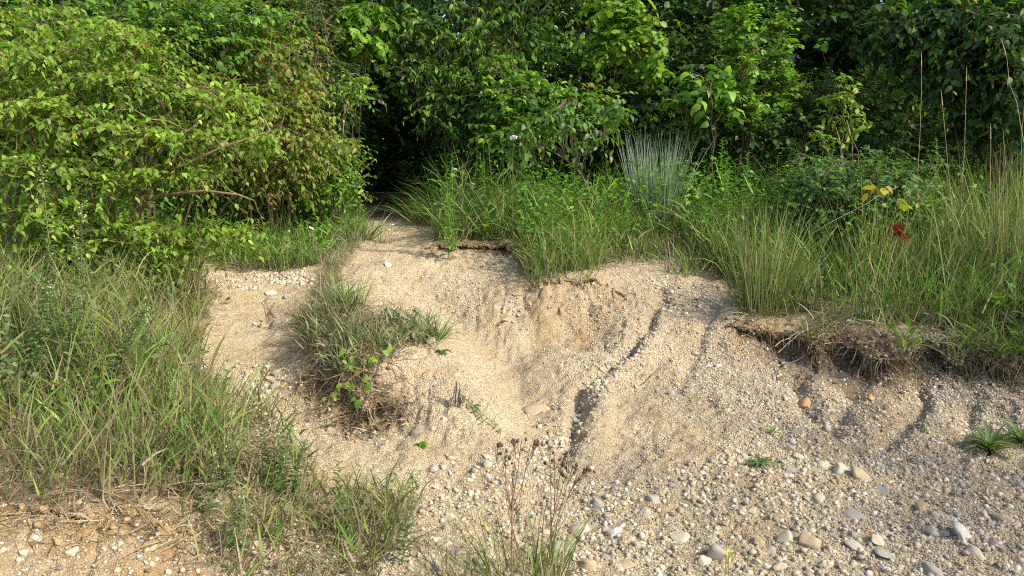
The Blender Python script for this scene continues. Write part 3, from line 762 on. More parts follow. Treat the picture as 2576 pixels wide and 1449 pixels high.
plant('honeysuckle_bush', 'big yellow-green bush with brown arching branches above the left grass', 'bush', foot(290, 620, 6.1),
      [ell(110, 130, 5.8, 130, 45, .5), ell(330, 190, 5.9, 190, 50, .5), ell(540, 235, 6.0, 150, 45, .45), ell(140, 270, 5.7, 170, 50, .5), ell(410, 325, 5.8, 200, 48, .5), ell(620, 330, 6.1, 90, 40, .35),
       ell(90, 400, 5.6, 140, 45, .45), ell(290, 440, 5.7, 130, 35, .4), ell(480, 425, 5.8, 120, 32, .35), ell(120, 520, 5.6, 150, 45, .4), ell(330, 560, 5.7, 110, 30, .35), ell(540, 570, 5.9, 120, 38, .3), ell(300, 90, 6.0, 160, 45, .5), ell(150, 610, 5.7, 150, 40, .35), ell(380, 620, 5.8, 120, 32, .3)],
      1250, 0.42, 10, 0.064, 'yellowgreen', L_OV, 0.78, 300, stems=4, r0=0.022, spread=0.3, droop=0.42, shell=0.25, lead=HB, mix=[('bright', .45), ('yellow', .008)], bark=M_TWIG)
plant('young_tree', 'pale yellow-green young tree with drooping leaves at the left picture edge', 'tree', foot(40, 600, 6.8),
      [ell(50, 90, 6.5, 140, 130, .6), ell(20, 290, 6.3, 110, 120, .5), ell(200, 130, 6.8, 120, 90, .5)], 420, 0.45, 10, 0.078, 'yellowgreen', L_OV, 0.8, 120, stems=2, r0=0.025, droop=0.5, mix=[('bright', .4)])
plant('tall_bush', 'mid green bush with bare crossing branches at the upper left', 'bush', foot(330, 580, 8.0),
      [ell(330, 60, 7.8, 210, 110, .7), ell(520, 90, 8.0, 170, 130, .7), ell(420, 200, 8.0, 200, 90, .6), ell(640, 30, 8.2, 130, 80, .6)], 680, 0.45, 10, 0.08, 'green', L_OV, 0.85, 120, stems=5, r0=0.025, mix=[('bright', .3)])
plant('dogwood_bush', 'dogwood bush with leaves turning reddish brown left of the path opening', 'bush', foot(690, 600, 8.4),
      [ell(690, 160, 8.2, 110, 120, .6), ell(640, 290, 8.0, 140, 110, .6), ell(760, 300, 8.0, 100, 110, .5), ell(700, 420, 8.1, 130, 70, .5), ell(600, 170, 8.2, 90, 110, .5), ell(560, 390, 8.1, 90, 90, .5)],
      820, 0.36, 10, 0.074, 'dogwood', L_LONG, 1.25, 300, stems=6, r0=0.014, droop=0.55, spread=0.25, mix=[('yellowgreen', .35)], bark=M_TWIG)
plant('small_leaved_shrub', 'dense dark small-leaved shrub on the left side of the path opening', 'shrub', foot(840, 590, 9.4),
      [ell(800, 110, 9.6, 90, 130, .6), ell(830, 250, 9.2, 60, 80, .5), ell(800, 390, 9.0, 75, 80, .45), ell(790, 20, 9.8, 90, 80, .6)], 520, 0.32, 12, 0.05, 'dark', L_DIA, 1.3, 0, stems=4, r0=0.02, mix=[('green', .35)])
plant('green_shrub', 'bright green small shrub leaning into the path opening above the grass', 'shrub', foot(850, 580, 8.7),
      [ell(850, 380, 8.6, 65, 50, .35), ell(860, 450, 8.6, 60, 45, .35), ell(800, 470, 8.6, 70, 50, .35), ell(880, 215, 9.0, 45, 40, .3)], 330, 0.3, 10, 0.055, 'bright', L_OV, 1.0, 80, stems=3, r0=0.01, mix=[('green', .5)])
plant('undergrowth_shrub', 'dark low shrub in the hollow under the dogwood', 'shrub', foot(600, 600, 9.2),
      [ell(560, 480, 9.0, 150, 70, .5), ell(720, 500, 9.2, 100, 60, .5)], 460, 0.34, 10, 0.07, 'green', L_OV, 1.0, 0, stems=3, r0=0.01)

# ------------------------------------------------------------------ bushes at the wood edge, middle and right
tb = foot(1170, 560, 10.6)
plant('edge_tree', 'tree with drooping pointed leaves and splayed stems right of the path opening', 'tree', tb,
      [ell(1120, 90, 10.2, 140, 90, .8), ell(1065, 165, 10.0, 75, 45, .5), ell(1190, 170, 10.2, 130, 80, .7), ell(1115, 250, 9.9, 75, 40, .5), ell(1250, 60, 10.4, 140, 90, .8), ell(1130, 220, 10.1, 90, 60, .5), ell(1150, 330, 9.9, 55, 30, .4), ell(1200, 290, 10.1, 100, 60, .5), ell(1160, 480, 9.8, 55, 30, .35), ell(1300, 180, 10.4, 120, 90, .6), ell(970, 30, 10.4, 110, 55, .7), ell(1150, -130, 10.3, 220, 110, .9), ell(1400, -110, 10.4, 190, 110, .9), ell(980, -110, 10.3, 150, 90, .8), ell(1370, 110, 10.5, 120, 80, .7)],
      1600, 0.42, 10, 0.098, 'green', L_LONG, 1.05, 300, stems=4, r0=0.028, droop=0.6, spread=0.25, mix=[('bright', .25), ('dark', .3)])
plant('grape_vine', 'vine with pale lobed leaves hanging above the path opening', 'vine', foot(900, 560, 10.4),
      [ell(880, 60, 9.9, 60, 60, .3), ell(935, 100, 9.9, 40, 25, .3), ell(900, 20, 9.9, 80, 40, .3), ell(930, 165, 9.9, 8, 35, .06)], 60, 0.35, 6, 0.14, 'bright', L_LOBED, 1.0, 160, stems=1, r0=0.008, droop=0.7)
plant('leafy_shrub', 'mid green leafy shrub behind the leaning grey sapling', 'shrub', foot(1360, 560, 9.6),
      [ell(1330, 250, 9.4, 110, 70, .5), ell(1250, 210, 9.6, 70, 70, .4), ell(1450, 270, 9.6, 110, 60, .5), ell(1280, 330, 9.2, 80, 60, .4)], 620, 0.38, 9, 0.09, 'green', L_OV, 1.0, 160, stems=4, r0=0.014, mix=[('bright', .3), ('dogwood', .08)])
plant('shade_shrub', 'shaded dark shrub below the pale green hanging vine', 'shrub', foot(1640, 560, 10.4),
      [ell(1600, 260, 10.3, 140, 70, .6), ell(1750, 150, 10.6, 150, 100, .7), ell(1500, 180, 10.8, 120, 80, .6)], 700, 0.42, 9, 0.10, 'dark', L_OV, 0.95, 80, stems=4, r0=0.016, mix=[('green', .3)])
plant('bittersweet_vine', 'pale yellow-green round-leaved vine hanging in the upper middle of the wood', 'vine', foot(1600, 560, 10.6),
      [ell(1590, 60, 9.8, 80, 60, .3), ell(1530, 100, 9.8, 45, 50, .25), ell(1630, 120, 9.8, 45, 50, .25), ell(1560, 20, 9.8, 90, 40, .3), ell(1650, 170, 9.8, 35, 30, .2), ell(1490, 130, 9.8, 20, 25, .15)],
      150, 0.36, 9, 0.10, 'bright', L_ROUND, 1.0, 300, stems=1, r0=0.010, droop=0.6, shell=0.2, mix=[('yellowgreen', .3)])
plant('leafy_column_shrub', 'upright narrow shrub with bright oval leaves left of the dark thicket', 'shrub', foot(1870, 560, 9.0),
      [ell(1870, 60, 9.0, 45, 70, .3), ell(1870, 170, 8.9, 45, 60, .3), ell(1880, 260, 8.8, 60, 50, .3), ell(1960, 100, 9.1, 35, 110, .25), ell(1960, 220, 9.0, 45, 60, .3)], 280, 0.3, 9, 0.075, 'bright', L_ROUND, .9, 220, stems=2, r0=0.012, up=0.5, mix=[('green', .45)])
plant('broad_leaved_shrub', 'shrub with broad soft green leaves in front of the dark wood', 'shrub', foot(1770, 580, 8.8),
      [ell(1770, 215, 8.7, 75, 50, .35), ell(1730, 250, 8.7, 45, 35, .25), ell(1810, 270, 8.8, 60, 40, .3)], 70, 0.4, 7, 0.14, 'green', L_OV, 1.0, 160, stems=2, r0=0.010, droop=0.4, mix=[('bright', .4)])
plant('thicket_shrub', 'tangled shaded shrub behind the yellow-green sapling', 'shrub', foot(1960, 560, 9.4),
      [ell(1900, 330, 9.0, 130, 60, .5), ell(2050, 270, 9.6, 120, 80, .6), ell(2200, 240, 9.8, 120, 80, .6), ell(1780, 350, 9.2, 110, 50, .4), ell(2150, 350, 9.2, 140, 60, .5), ell(2350, 330, 9.6, 120, 70, .5)], 1000, 0.38, 9, 0.085, 'dark', L_OV, 0.95, 120, stems=3, r0=0.012, mix=[('green', .45)])
plant('corner_tree', 'tree with large drooping dark leaves in the upper right corner', 'tree', foot(2540, 560, 8.4),
      [ell(2480, 60, 8.0, 130, 90, .6), ell(2400, 160, 8.2, 110, 70, .5), ell(2540, 200, 7.8, 90, 90, .5), ell(2320, 60, 8.6, 130, 90, .6), ell(2500, 300, 8.0, 90, 50, .4)], 700, 0.42, 9, 0.115, 'dark', L_OV, 0.8, 300, stems=3, r0=0.04, droop=0.6, mix=[('green', .4)])
plant('yellow_green_sapling', 'thin sapling with yellow-green leaves standing in the right grass', 'sapling', foot(2125, 600, 7.6),
      [ell(2120, 235, 7.6, 40, 35, .15), ell(2090, 290, 7.6, 30, 35, .12), ell(2140, 300, 7.6, 25, 30, .12), ell(2060, 330, 7.5, 25, 25, .1)], 42, 0.26, 7, 0.085, 'yellowgreen', L_LONG, 1.3, 200, stems=1, r0=0.008, mix=[('bright', .4)])
plant('blue_green_bush', 'low tangled blue-green bush among the tall grass on the right', 'bush', foot(2140, 640, 7.0),
      [ell(2080, 440, 7.0, 120, 70, .4), ell(2220, 440, 7.0, 120, 70, .4), ell(2150, 530, 6.9, 150, 80, .4), ell(2020, 510, 7.0, 80, 70, .35), ell(2280, 530, 7.0, 80, 70, .35)], 720, 0.28, 11, 0.052, 'bluegreen', L_DIA, 1.2, 0, stems=5, r0=0.008, mix=[('green', .3), ('bright', .08)])

# leaning grey sapling in the middle of the grass
sp = [foot(1485, 600, 7.9), pos(1487, 500, 7.9), pos(1470, 440, 7.9), pos(1430, 400, 7.9)]
fork = pos(1466, 410, 7.9)
lead = [(np.array([sp[0], pos(1486, 520, 7.9), pos(1478, 465, 7.9), pos(1452, 425, 7.9), pos(1420, 398, 7.9), pos(1370, 370, 7.85), pos(1320, 330, 7.8)]), 0.016, 0.005),
        (np.array([pos(1478, 462, 7.9), pos(1468, 405, 7.9), pos(1480, 370, 7.9), pos(1520, 340, 7.95), pos(1560, 290, 8.0)]), 0.011, 0.004),
        (np.array([pos(1420, 398, 7.9), pos(1425, 360, 7.9), pos(1430, 300, 7.9), pos(1425, 250, 7.9)]), 0.007, 0.003),
        (np.array([pos(1370, 370, 7.85), pos(1330, 365, 7.8), pos(1290, 360, 7.8)]), 0.006, 0.003)]
plant('leaning_sapling', 'small leaning grey sapling with drooping leaves above the middle grass', 'sapling', sp[0],
      [ell(1330, 310, 7.8, 70, 45, .3), ell(1420, 290, 7.9, 60, 50, .3), ell(1540, 285, 8.0, 45, 45, .25), ell(1480, 340, 7.9, 70, 35, .25), ell(1300, 350, 7.8, 35, 35, .2)], 95, 0.24, 7, 0.085, 'green', L_LONG, 1.35, 220, lead=lead, droop=0.7, trunk_name='trunk', mix=[('bluegreen', .3), ('bright', .2)])

# ------------------------------------------------------------------ grasses
def grow(name, weight, count, *a, mat=None, kind='stuff', **k):
    p, _ = scatter(weight, count)
    return link(name, grass_patch(name, p, *a, **k), mat or M_GRASS, kind=kind)
tall = sstep(3.2, 4.3, GY)
patchy = lambda s, sc=2.2: np.clip(0.55 + 1.6 * fbm(GX * sc, GY * sc, s, 3), 0.06, 1.6)
grow('meadow_grass', m_left * patchy(101) * (0.5 + 0.5 * tall), 16000, 0.16, 0.52, 0.0085, 'grass', dry=0.26, lean=0.30, droop=0.5, wind=(0.10, -0.02), drytip=0.35)
grow('sparse_grass', m_sparse * patchy(102, 2), 820, 0.08, 0.32, 0.009, 'grass', dry=0.28, lean=0.4, droop=0.5, wind=(0.12, 0), drytip=0.5)
grow('short_green_grass', m_back * (GY < 10.5) * patchy(103), 14000, 0.12, 0.44, 0.0095, 'lushgrass', dry=0.06, lean=0.45, droop=0.7)
m_edge = pmask([[(1540, 640), (1720, 622), (1870, 700), (1860, 765), (1740, 700), (1560, 690)], [(1300, 690), (1520, 690), (1480, 725), (1330, 730)]])
grow('edge_tufts', m_edge * patchy(108, 4) ** 2, 900, 0.10, 0.36, 0.009, 'grass', dry=0.25, lean=0.4, droop=0.7)
qe = np.array([pos(*c)[:2] for c in EDGE_R])
back = GY - np.interp(GX, qe[:, 0], qe[:, 1])
m_lip = (GX > 1.75) * (back > -0.04) * (back < 0.42) * patchy(109, 3) ** 2
grow('lip_grass', m_lip, 1900, 0.10, 0.38, 0.009, 'lushgrass', dry=0.28, lean=0.5, droop=0.9, wind=(0, -0.15))
grow('spine_grass', m_spine, 520, 0.08, 0.26, 0.006, 'greygreen', dry=0.35, lean=0.4, droop=0.7)
grow('mound_grass', m_mound * patchy(104, 5), 2700, 0.06, 0.23, 0.0090, 'greygreen', dry=0.25, lean=0.45, droop=0.8)
edge_near = np.exp(-((GY - 6.3) / 1.2) ** 2)
grow('plateau_grass', m_plat * (GY < 10.8) * patchy(105) * (0.5 + edge_near), 26000, 0.16, 0.62, 0.0095, 'lushgrass', dry=0.17, lean=0.28, droop=0.5, wind=(0.03, -0.03))
grow('tall_grass', m_plat * (GY < 9.5) * sstep(2.2, 3.6, GX) * patchy(106, 1.5), 3600, 0.45, 1.15, 0.011, 'grass', dry=0.12, lean=0.16, droop=0.45, seg=5)
grow('low_herbs', m_plat * (GY > 7.2) * (GY < 11) * patchy(107), 11000, 0.35, 1.0, 0.015, 'lushgrass', dry=0.05, lean=0.5, droop=0.9)
def weed_leaves(name, weight, count, hmax, size, palette):
    p, _ = scatter(weight, count)
    p = p + np.array([0, 0, 1.0]) * (hmax * rng.random(count) ** 1.2 * (1 + .5 * fbm(p[:, 0] * 2, p[:, 1] * 2, 7, 2)))[:, None]
    a = rng.random(count) * 6.283
    d = np.stack([np.cos(a), np.sin(a), rng.normal(.1, .4, count)], -1); nn = np.array([0, -.2, 1.0]) + .5 * rng.normal(size=(count, 3))
    link(name, leaves_mesh(name, L_DIA, p, d, nn, size * rng.uniform(.5, 1.4, count), rng.uniform(.5, 1.3, count), pal(palette, count, .2)), M_LEAF, kind='stuff')
weed_leaves('field_weeds', m_plat * (GY > 6.8) * (GY < 10.8) * np.clip(fbm(GX * 1.1, GY * 1.1, 301, 3) * 2 + .5, .05, 1.5), 15000, .75, .06, 'lushgrass')
weed_leaves('bank_weeds', m_plat * (GY < 8) * np.clip(fbm(GX * 1.5, GY * 1.5, 303, 3) * 2 + .2, .02, 1.5), 4500, .35, .05, 'green')
weed_leaves('green_bank_weeds', m_back * (GY < 10), 5000, .35, .05, 'lushgrass')
m_under = pmask([[(-300, 560), (640, 560), (620, 650), (430, 660), (300, 700), (-300, 720)]], 6)
weed_leaves('bush_foot_weeds', m_under, 6000, .75, .055, 'lushgrass')
grow('bush_foot_grass', m_under, 3500, 0.25, 0.7, 0.010, 'lushgrass', dry=0.12, lean=0.35, droop=0.6)
weed_leaves('meadow_weeds', m_left * np.clip(fbm(GX * 1.5, GY * 1.5, 302, 3) * 2 + .2, .02, 1.5), 3500, .38, .042, 'greygreen')
def lying(name, weight, count, lmin, lmax, width, palette='straw', dark=1.0, updir=0.25):
    p, nn = scatter(weight, count)
    az = rng.random(count) * 6.283
    tv = norm(np.stack([np.cos(az), np.sin(az), np.zeros(count)], -1)); tv = norm(tv - nn * (tv * nn).sum(1, keepdims=True))
    d0 = tv + nn * np.abs(rng.normal(0, updir, count))[:, None]; d1 = tv + 0.8 * rng.normal(size=(count, 3)) - nn * 0.2
    t = pal(palette, count) * dark
    b = blades(p + nn * 0.006, d0, d1, rng.uniform(lmin, lmax, count), width * (0.5 + rng.random(count)), t, t, 4)
    return link(name, _bm(name, b), M_DRY, kind='stuff')
rim = np.clip(blur(veg, 14) * (1 - veg) * 3, 0, 1) * (GY < 8.5)
lying('dead_grass', m_left * 0.6 * (GY < 5) + m_sparse * 1.3 + 1.2 * CLIFF * (GX < 0) * (GY < 5) + m_mound * 0.9 + m_spine * 0.8 + rim * 0.5 + right_soil * 0.22 + m_plat * 0.15 * (GY < 8), 13000, 0.05, 0.20, 0.0055)
hang = CLIFF * (GY < 6.2)
def roots():
    p, nn = scatter(hang * (0.4 + 1.3 * (GX > 1.4)) * ((GX < 0) | (GX > 1.4)) + 0.8 * CLIFF * (GY > 7), 2300)
    k = len(p)
    d0 = np.stack([rng.normal(0, .5, k), -0.6 * np.ones(k), rng.normal(0.1, .5, k)], -1); d1 = np.stack([rng.normal(0, .5, k), rng.normal(-0.1, .25, k), -1 * np.ones(k)], -1)
    t = pal('straw', k) * rng.uniform(0.25, 0.85, (k, 1))
    link('hanging_roots', _bm('hanging_roots', blades(p, d0, d1, rng.uniform(0.05, 0.30, k), rng.uniform(0.003, 0.0065, k), t, t, 5, 0.8)), M_DRY, kind='stuff')
roots()

def clump(name, label, cat, base, k, hmin, hmax, width, palette, rad, dry=0.2, lean=0.22, droop=0.4, stalks=0, sh=1.2, wind=(0, 0), group=None, dead=40):
    th = thing(name, label, cat, base, group)
    a = rng.random(k) * 6.283; r = rad * np.sqrt(rng.random(k))
    p = np.stack([np.cos(a) * r, np.sin(a) * r, np.full(k, -0.01)], -1)
    out = np.stack([np.cos(a), np.sin(a), np.zeros(k)], -1) * (r / rad)[:, None]
    L = hmin + (hmax - hmin) * rng.random(k) ** 0.8
    d0 = np.array([wind[0], wind[1], 1.0]) + out * lean * 1.2 + rng.normal(size=(k, 3)) * lean * np.array([.6, .6, 0])
    d1 = norm(d0) + out * droop * rng.random((k, 1)) * 1.5 + np.array([0, 0, -1.0]) * (droop * rng.random(k) * 0.9)[:, None] + rng.normal(size=(k, 3)) * 0.12
    t1 = pal(palette, k); dr = rng.random(k) < dry; t1[dr] = pal('straw', int(dr.sum()))
    t0 = 0.5 * t1 + 0.5 * pal('straw', k) * 0.8
    link('blades', _bm('blades', blades(p, d0, d1, L, width * (0.6 + 0.7 * rng.random(k)), t0, t1, 5)), M_GRASS, th, kind='stuff')
    if dead:
        a = rng.random(dead) * 6.283; r = rad * rng.uniform(.5, 1.3, dead)
        p = np.stack([np.cos(a) * r, np.sin(a) * r, np.full(dead, 0.01)], -1)
        d0 = np.stack([np.cos(a), np.sin(a), rng.uniform(.1, 1.2, dead)], -1); d1 = np.stack([np.cos(a), np.sin(a), rng.uniform(-1.4, -.2, dead)], -1) + rng.normal(size=(dead, 3)) * .4
        t = pal('straw', dead)
        link('dead_blades', _bm('dead_blades', blades(p, d0, d1, rng.uniform(.1, .28, dead), np.full(dead, .005), t, t, 4)), M_DRY, th, kind='stuff')
    for s in range(stalks):
        az = rng.random() * 6.283; q = np.array([math.cos(az), math.sin(az), 0]) * rad * .4
        e = q + np.array([rng.normal() * .16 + wind[0], rng.normal() * .1, sh * rng.uniform(.75, 1.1)])
        link('stalk', tubes('stalk', [(curve(q, e, 0, 6, .006), .0026, .0012)], 4), M_STALK, th)
    return th
M_STALK = plain('dry_stalk', (0.36, 0.27, 0.15), (0.50, 0.41, 0.27), 40, 0.7)
clump('bluestem_clump', 'tall blue-grey grass clump behind the middle grass', 'grass clump', foot(1650, 560, 8.3), 420, 0.45, 1.2, 0.013, 'bluestem', 0.24, dry=0.10, lean=0.10, droop=0.22, dead=60)
clump('grass_clump', 'tall green bunchgrass on the sandy lip of the right bank', 'grass clump', foot(1915, 770, 5.95), 190, 0.45, 1.0, 0.009, 'grass', 0.17, dry=0.2, lean=0.2, droop=0.3, wind=(.06, 0), dead=90)
clump('grass_clump', 'tall bunchgrass leaning at the right picture edge above the bank', 'grass clump', foot(2540, 800, 6.1), 230, 0.6, 1.35, 0.010, 'grass', 0.26, dry=0.3, lean=0.16, droop=0.35, stalks=3, sh=1.5, dead=60)
clump('grass_clump', 'loose bunchgrass left of the red-leaved plant', 'grass clump', foot(2200, 740, 6.3), 150, 0.4, 0.95, 0.010, 'grass', 0.2, dry=0.2, lean=0.25, droop=0.3, stalks=2, sh=1.2)
clump('grass_clump', 'dark green grass tuft sprouting at the bottom edge beside the dry seed heads', 'grass clump', foot(1320, 1449, 3.02), 90, 0.14, 0.44, 0.008, 'grass', 0.17, dry=0.15, lean=0.4, droop=0.5, dead=50)
clump('grass_clump', 'grass tuft left of the dry seed heads at the bottom edge', 'grass clump', foot(1160, 1449, 3.0), 50, 0.10, 0.26, 0.007, 'grass', 0.14, dry=0.25, lean=0.45, droop=0.5, dead=30)
clump('grass_clump', 'arching grass tuft with reddish tips in front of the gravel wash', 'grass clump', foot(960, 1330, 3.35), 34, 0.16, 0.42, 0.009, 'grass', 0.15, dry=0.35, lean=0.3, droop=0.45, wind=(.12, 0), dead=40)
clump('grass_clump', 'upright grass tuft at the left end of the mound', 'grass clump', foot(880, 800, 5.25), 70, 0.18, 0.34, 0.008, 'grass', 0.10, dry=0.2, lean=0.25, droop=0.3, dead=30)
clump('grass_clump', 'spiky grass tuft at the right end of the mound', 'grass clump', foot(1095, 850, 5.05), 60, 0.10, 0.24, 0.008, 'lushgrass', 0.06, dry=0.1, lean=0.6, droop=0.6, dead=20)
clump('grass_clump', 'dark grass clump overhanging the trail where it enters the wood', 'grass clump', foot(890, 600, 8.3), 150, 0.15, 0.36, 0.010, 'green', 0.2, dry=0.05, lean=0.5, droop=0.9, dead=20)
clump('grass_clump', 'drooping grass clump right of the trail below the wood', 'grass clump', foot(1105, 555, 9.5), 200, 0.3, 0.55, 0.012, 'lushgrass', 0.35, dry=0.08, lean=0.5, droop=0.9, dead=20)
# bare seed stalks that tower over the right grass
for i, (u0, v0, u1, v1, Y, lab) in enumerate([(2310, 640, 2318, 130, 6.6, 'tallest thin seed stalk over the right grass'), (2415, 700, 2367, 225, 6.2, 'thick straw stalk leaning left in the right grass'), (2418, 680, 2432, 165, 6.4, 'upright straw stalk right of the leaning one'),
        (2576, 360, 2520, 100, 6.2, 'straw stalk leaning in from the right picture edge'), (2160, 560, 2103, 320, 6.8, 'grey stalk slanting over the blue-green bush'), (2185, 500, 2130, 300, 6.9, 'second grey stalk slanting over the blue-green bush'), (2500, 720, 2492, 310, 6.1, 'slender stalk beside the bunchgrass at the right edge'), (2260, 470, 2040, 590, 6.4, 'pale stem lying slantwise across the blue-green bush')]):
    th = thing('seed_stalk', lab, 'grass stalk', foot(u0, 700, Y) if v0 < 900 else foot(u0, v0, Y))
    b = np.array(th.location)
    e = pos(u1, v1, Y) - b; s = pos(u0, v0, Y) - b
    line = np.concatenate([[np.zeros(3)], curve(s if i < 7 else s, e, 0, 6, 0.008)]) if i < 7 else curve(s, e, 0.02, 7, 0.008)
    link('stem', tubes('stem', [(line, .0026, .0012)], 5), M_STALK, th)
    tip = norm(line[-1] - line[-2])
    link('spike', tubes('spike', [(np.array([line[-1] - tip * .12, line[-1] - tip * .06, line[-1]]), .004, .001)], 5), M_STALK, th)

# ------------------------------------------------------------------ herbs
def herb(name, label, cat, base, top, nl, ll, lw, palette, droop=0.4, flower=None, stem_mat=None, group=None, tpl=L_LONG, r=0.004, each=False, start=0.12, taper=0.6):
    base = np.asarray(base, float)
    th = thing(name, label, cat, base, group)
    e = np.asarray(top, float) - base
    line = curve((0, 0, -0.02), e, 0, 7, 0.006)
    link('stem', tubes('stem', [(line, r, r * 0.4)], 5), stem_mat or M_STEM, th)
    t = start + (1 - start) * (np.arange(nl) + rng.random(nl) * .4) / nl
    p = np.stack([np.interp(t, np.linspace(0, 1, 7), line[:, i]) for i in range(3)], -1)
    a = np.arange(nl) * 2.4 + rng.random(nl) * .5
    d = np.stack([np.cos(a), np.sin(a), 0.55 - droop * (1.3 - t)], -1)
    nn = np.stack([-np.cos(a) * .4, -np.sin(a) * .4, np.ones(nl)], -1) + .15 * rng.normal(size=(nl, 3))
    s = ll * (1 - taper * t) * rng.uniform(.75, 1.2, nl); c = pal(palette, nl, .1); w = np.full(nl, lw)
    if each:
        T, F = tpl
        for i in range(nl):
            me = leaves_mesh('leaf', tpl, p[i:i + 1], d[i:i + 1], nn[i:i + 1], s[i:i + 1], w[i:i + 1], c[i:i + 1])
            link('leaf', me, M_LEAF, th)
    else:
        link('foliage', leaves_mesh('foliage', tpl, p, d, nn, s, w, c), M_LEAF, th, kind='stuff')
    if flower:
        bm = bmesh.new()
        for q in range(flower[1]):
            x = line[-1] + rng.normal(size=3) * np.array([.012, .012, .035]) - np.array([0, 0, .02])
            bmesh.ops.create_icosphere(bm, subdivisions=1, radius=rng.uniform(.003, .006), matrix=Matrix.Translation(x))
        me = bpy.data.meshes.new('flower_buds'); bm.to_mesh(me); bm.free()
        link('flower_buds', me, flower[0], th, kind='stuff')
    return th
def copy_tree(o, parent=None):
    c = o.copy(); col.objects.link(c)
    if parent is not None:
        c.parent = parent
    for ch in list(o.children):
        copy_tree(ch, c)
    return c
M_BUD = plain('pale_buds', (0.22, 0.28, 0.13), (0.36, 0.40, 0.24), 60, 0.7)
for u0, v0, u1, v1, Y, lab in [(130, 900, 105, 425, 4.3, 'tallest grey-green weed with a budding top at the left'), (215, 1000, 205, 520, 4.1, 'grey-green weed with pale buds right of the tallest one'), (190, 1020, 185, 600, 4.0, 'grey-green weed with a bud cluster between the two tall ones'),
                         (60, 1050, 120, 720, 3.9, 'narrow-leaved weed leaning over the left grass'), (240, 1050, 370, 770, 4.0, 'pale weed stem leaning right out of the left grass')]:
    herb('tall_weed', lab, 'weed', foot(u0, v0, Y), pos(u1, v1, Y), 120, 0.10, 0.75, 'greygreen', 0.25, (M_BUD, 16), r=0.005)
herb('broad_leaved_weed', 'weed with broad yellow-green leaves low in the left grass', 'weed', foot(255, 1085, 3.75), pos(262, 870, 3.75), 16, 0.13, 0.9, 'yellowgreen', 0.3, each=True, stem_mat=M_REDSTEM)
herb('broad_leaved_weed', 'weed with a pair of yellow-green leaves beside the red stem in the left grass', 'weed', foot(160, 1100, 3.7), pos(150, 960, 3.7), 10, 0.13, 0.9, 'yellowgreen', 0.3, each=True, stem_mat=M_REDSTEM)
for u0, v0, u1, v1, Y, lab in [(700, 1290, 745, 1000, 3.55, 'grey-green weed with a pale bud tip rising before the left gully'), (715, 1300, 700, 1090, 3.5, 'bushy grey-green weed left of the one with the pale tip'), (730, 1300, 770, 1110, 3.5, 'bushy grey-green weed right of the one with the pale tip'), (690, 1270, 655, 1060, 3.55, 'slim grey-green weed leaning towards the left grass')]:
    herb('leafy_weed', lab, 'weed', foot(u0, v0, Y), pos(u1, v1, Y), 60, 0.065, 0.8, 'greygreen', 0.2, (M_BUD, 7), r=0.003)
for u0, v0, u1, v1, Y, lab in [(520, 1330, 540, 1150, 3.3, 'grey-green weed rising from the dead grass beside the dirt bluff'), (590, 1400, 610, 1230, 3.1, 'short grey-green weed among pebbles near the bottom edge'), (860, 1330, 850, 1160, 3.35, 'thin grey-green weed left of the arching grass tuft'), (1010, 1400, 1040, 1190, 3.15, 'thin grey-green weed right of the arching grass tuft'),
                         (480, 1230, 470, 1060, 3.5, 'grey-green weed at the lower right corner of the left grass'), (610, 1150, 620, 985, 4.0, 'grey-green weed at the edge of the stone pile'), (420, 1150, 440, 930, 3.9, 'pale grey-green weed in the middle of the left grass'), (330, 1100, 330, 800, 4.1, 'tall narrow grey-green weed in the left grass'), (560, 1270, 580, 1110, 3.45, 'slim grey-green weed above the flat grey stone')]:
    herb('leafy_weed', lab, 'weed', foot(u0, v0, Y), pos(u1, v1, Y), 44, 0.07, 0.75, 'greygreen', 0.25, (M_BUD, 5), r=0.0028)
herb('dark_rosette', 'dark leafy plant at the foot of the grey-green weeds', 'plant', foot(715, 1300, 3.45), foot(715, 1300, 3.45) + np.array([0, 0, .06]), 14, 0.05, 1.4, 'greygreen', 0.2, each=True)
# goldenrods in the field on the right and along the wood edge
g0 = herb('goldenrod', 'tall leafy goldenrod right of the blue-grey grass clump', 'goldenrod', foot(1760, 560, 8.2), foot(1760, 560, 8.2) + np.array([0.03, 0, .75]), 64, 0.11, 0.7, 'lushgrass', 0.2, r=0.004,group='goldenrods below the wood')
g1 = herb('goldenrod', 'shorter pale goldenrod beside the tall one right of the blue-grey clump', 'goldenrod', foot(1830, 560, 8.0), foot(1830, 560, 8.0) + np.array([-0.05, 0, .62]), 46, 0.09, 0.6, 'lushgrass', 0.3, r=0.004,group='goldenrods below the wood')
spots = []
while len(spots) < 120:
    u = rng.choice([rng.uniform(1120, 1450), rng.uniform(1480, 2000), rng.uniform(1750, 2560), rng.uniform(400, 860)], p=[.18, .34, .23, .25]); Y = rng.uniform(7.0, 10.2)
    if u < 900 and Y < 8.6: continue
    if 1250 < u < 1800 and Y < 8.7: continue
    if u > 1900 and Y < 7.6 and rng.random() < .5: continue
    spots.append(foot(u, 570, Y))
for i, p in enumerate(spots):
    c = copy_tree(g0 if i % 2 else g1)
    u, _v = project(*p)
    w = 'beside the trail mouth left of the leaning sapling' if 900 < u < 1440 else 'around the blue-grey grass clump' if 1440 <= u < 1850 else 'behind the blue-green bush' if u >= 1850 else 'under the dogwood'
    c['label'] = f'leafy green goldenrod, one of those growing {w}'; c['group'] = f'goldenrods {w}'
    c.location = p; c.rotation_euler = (rng.normal() * .08, rng.normal() * .08, rng.random() * 6.28); s = rng.uniform(.95, 1.5); c.scale = (s, s, s)

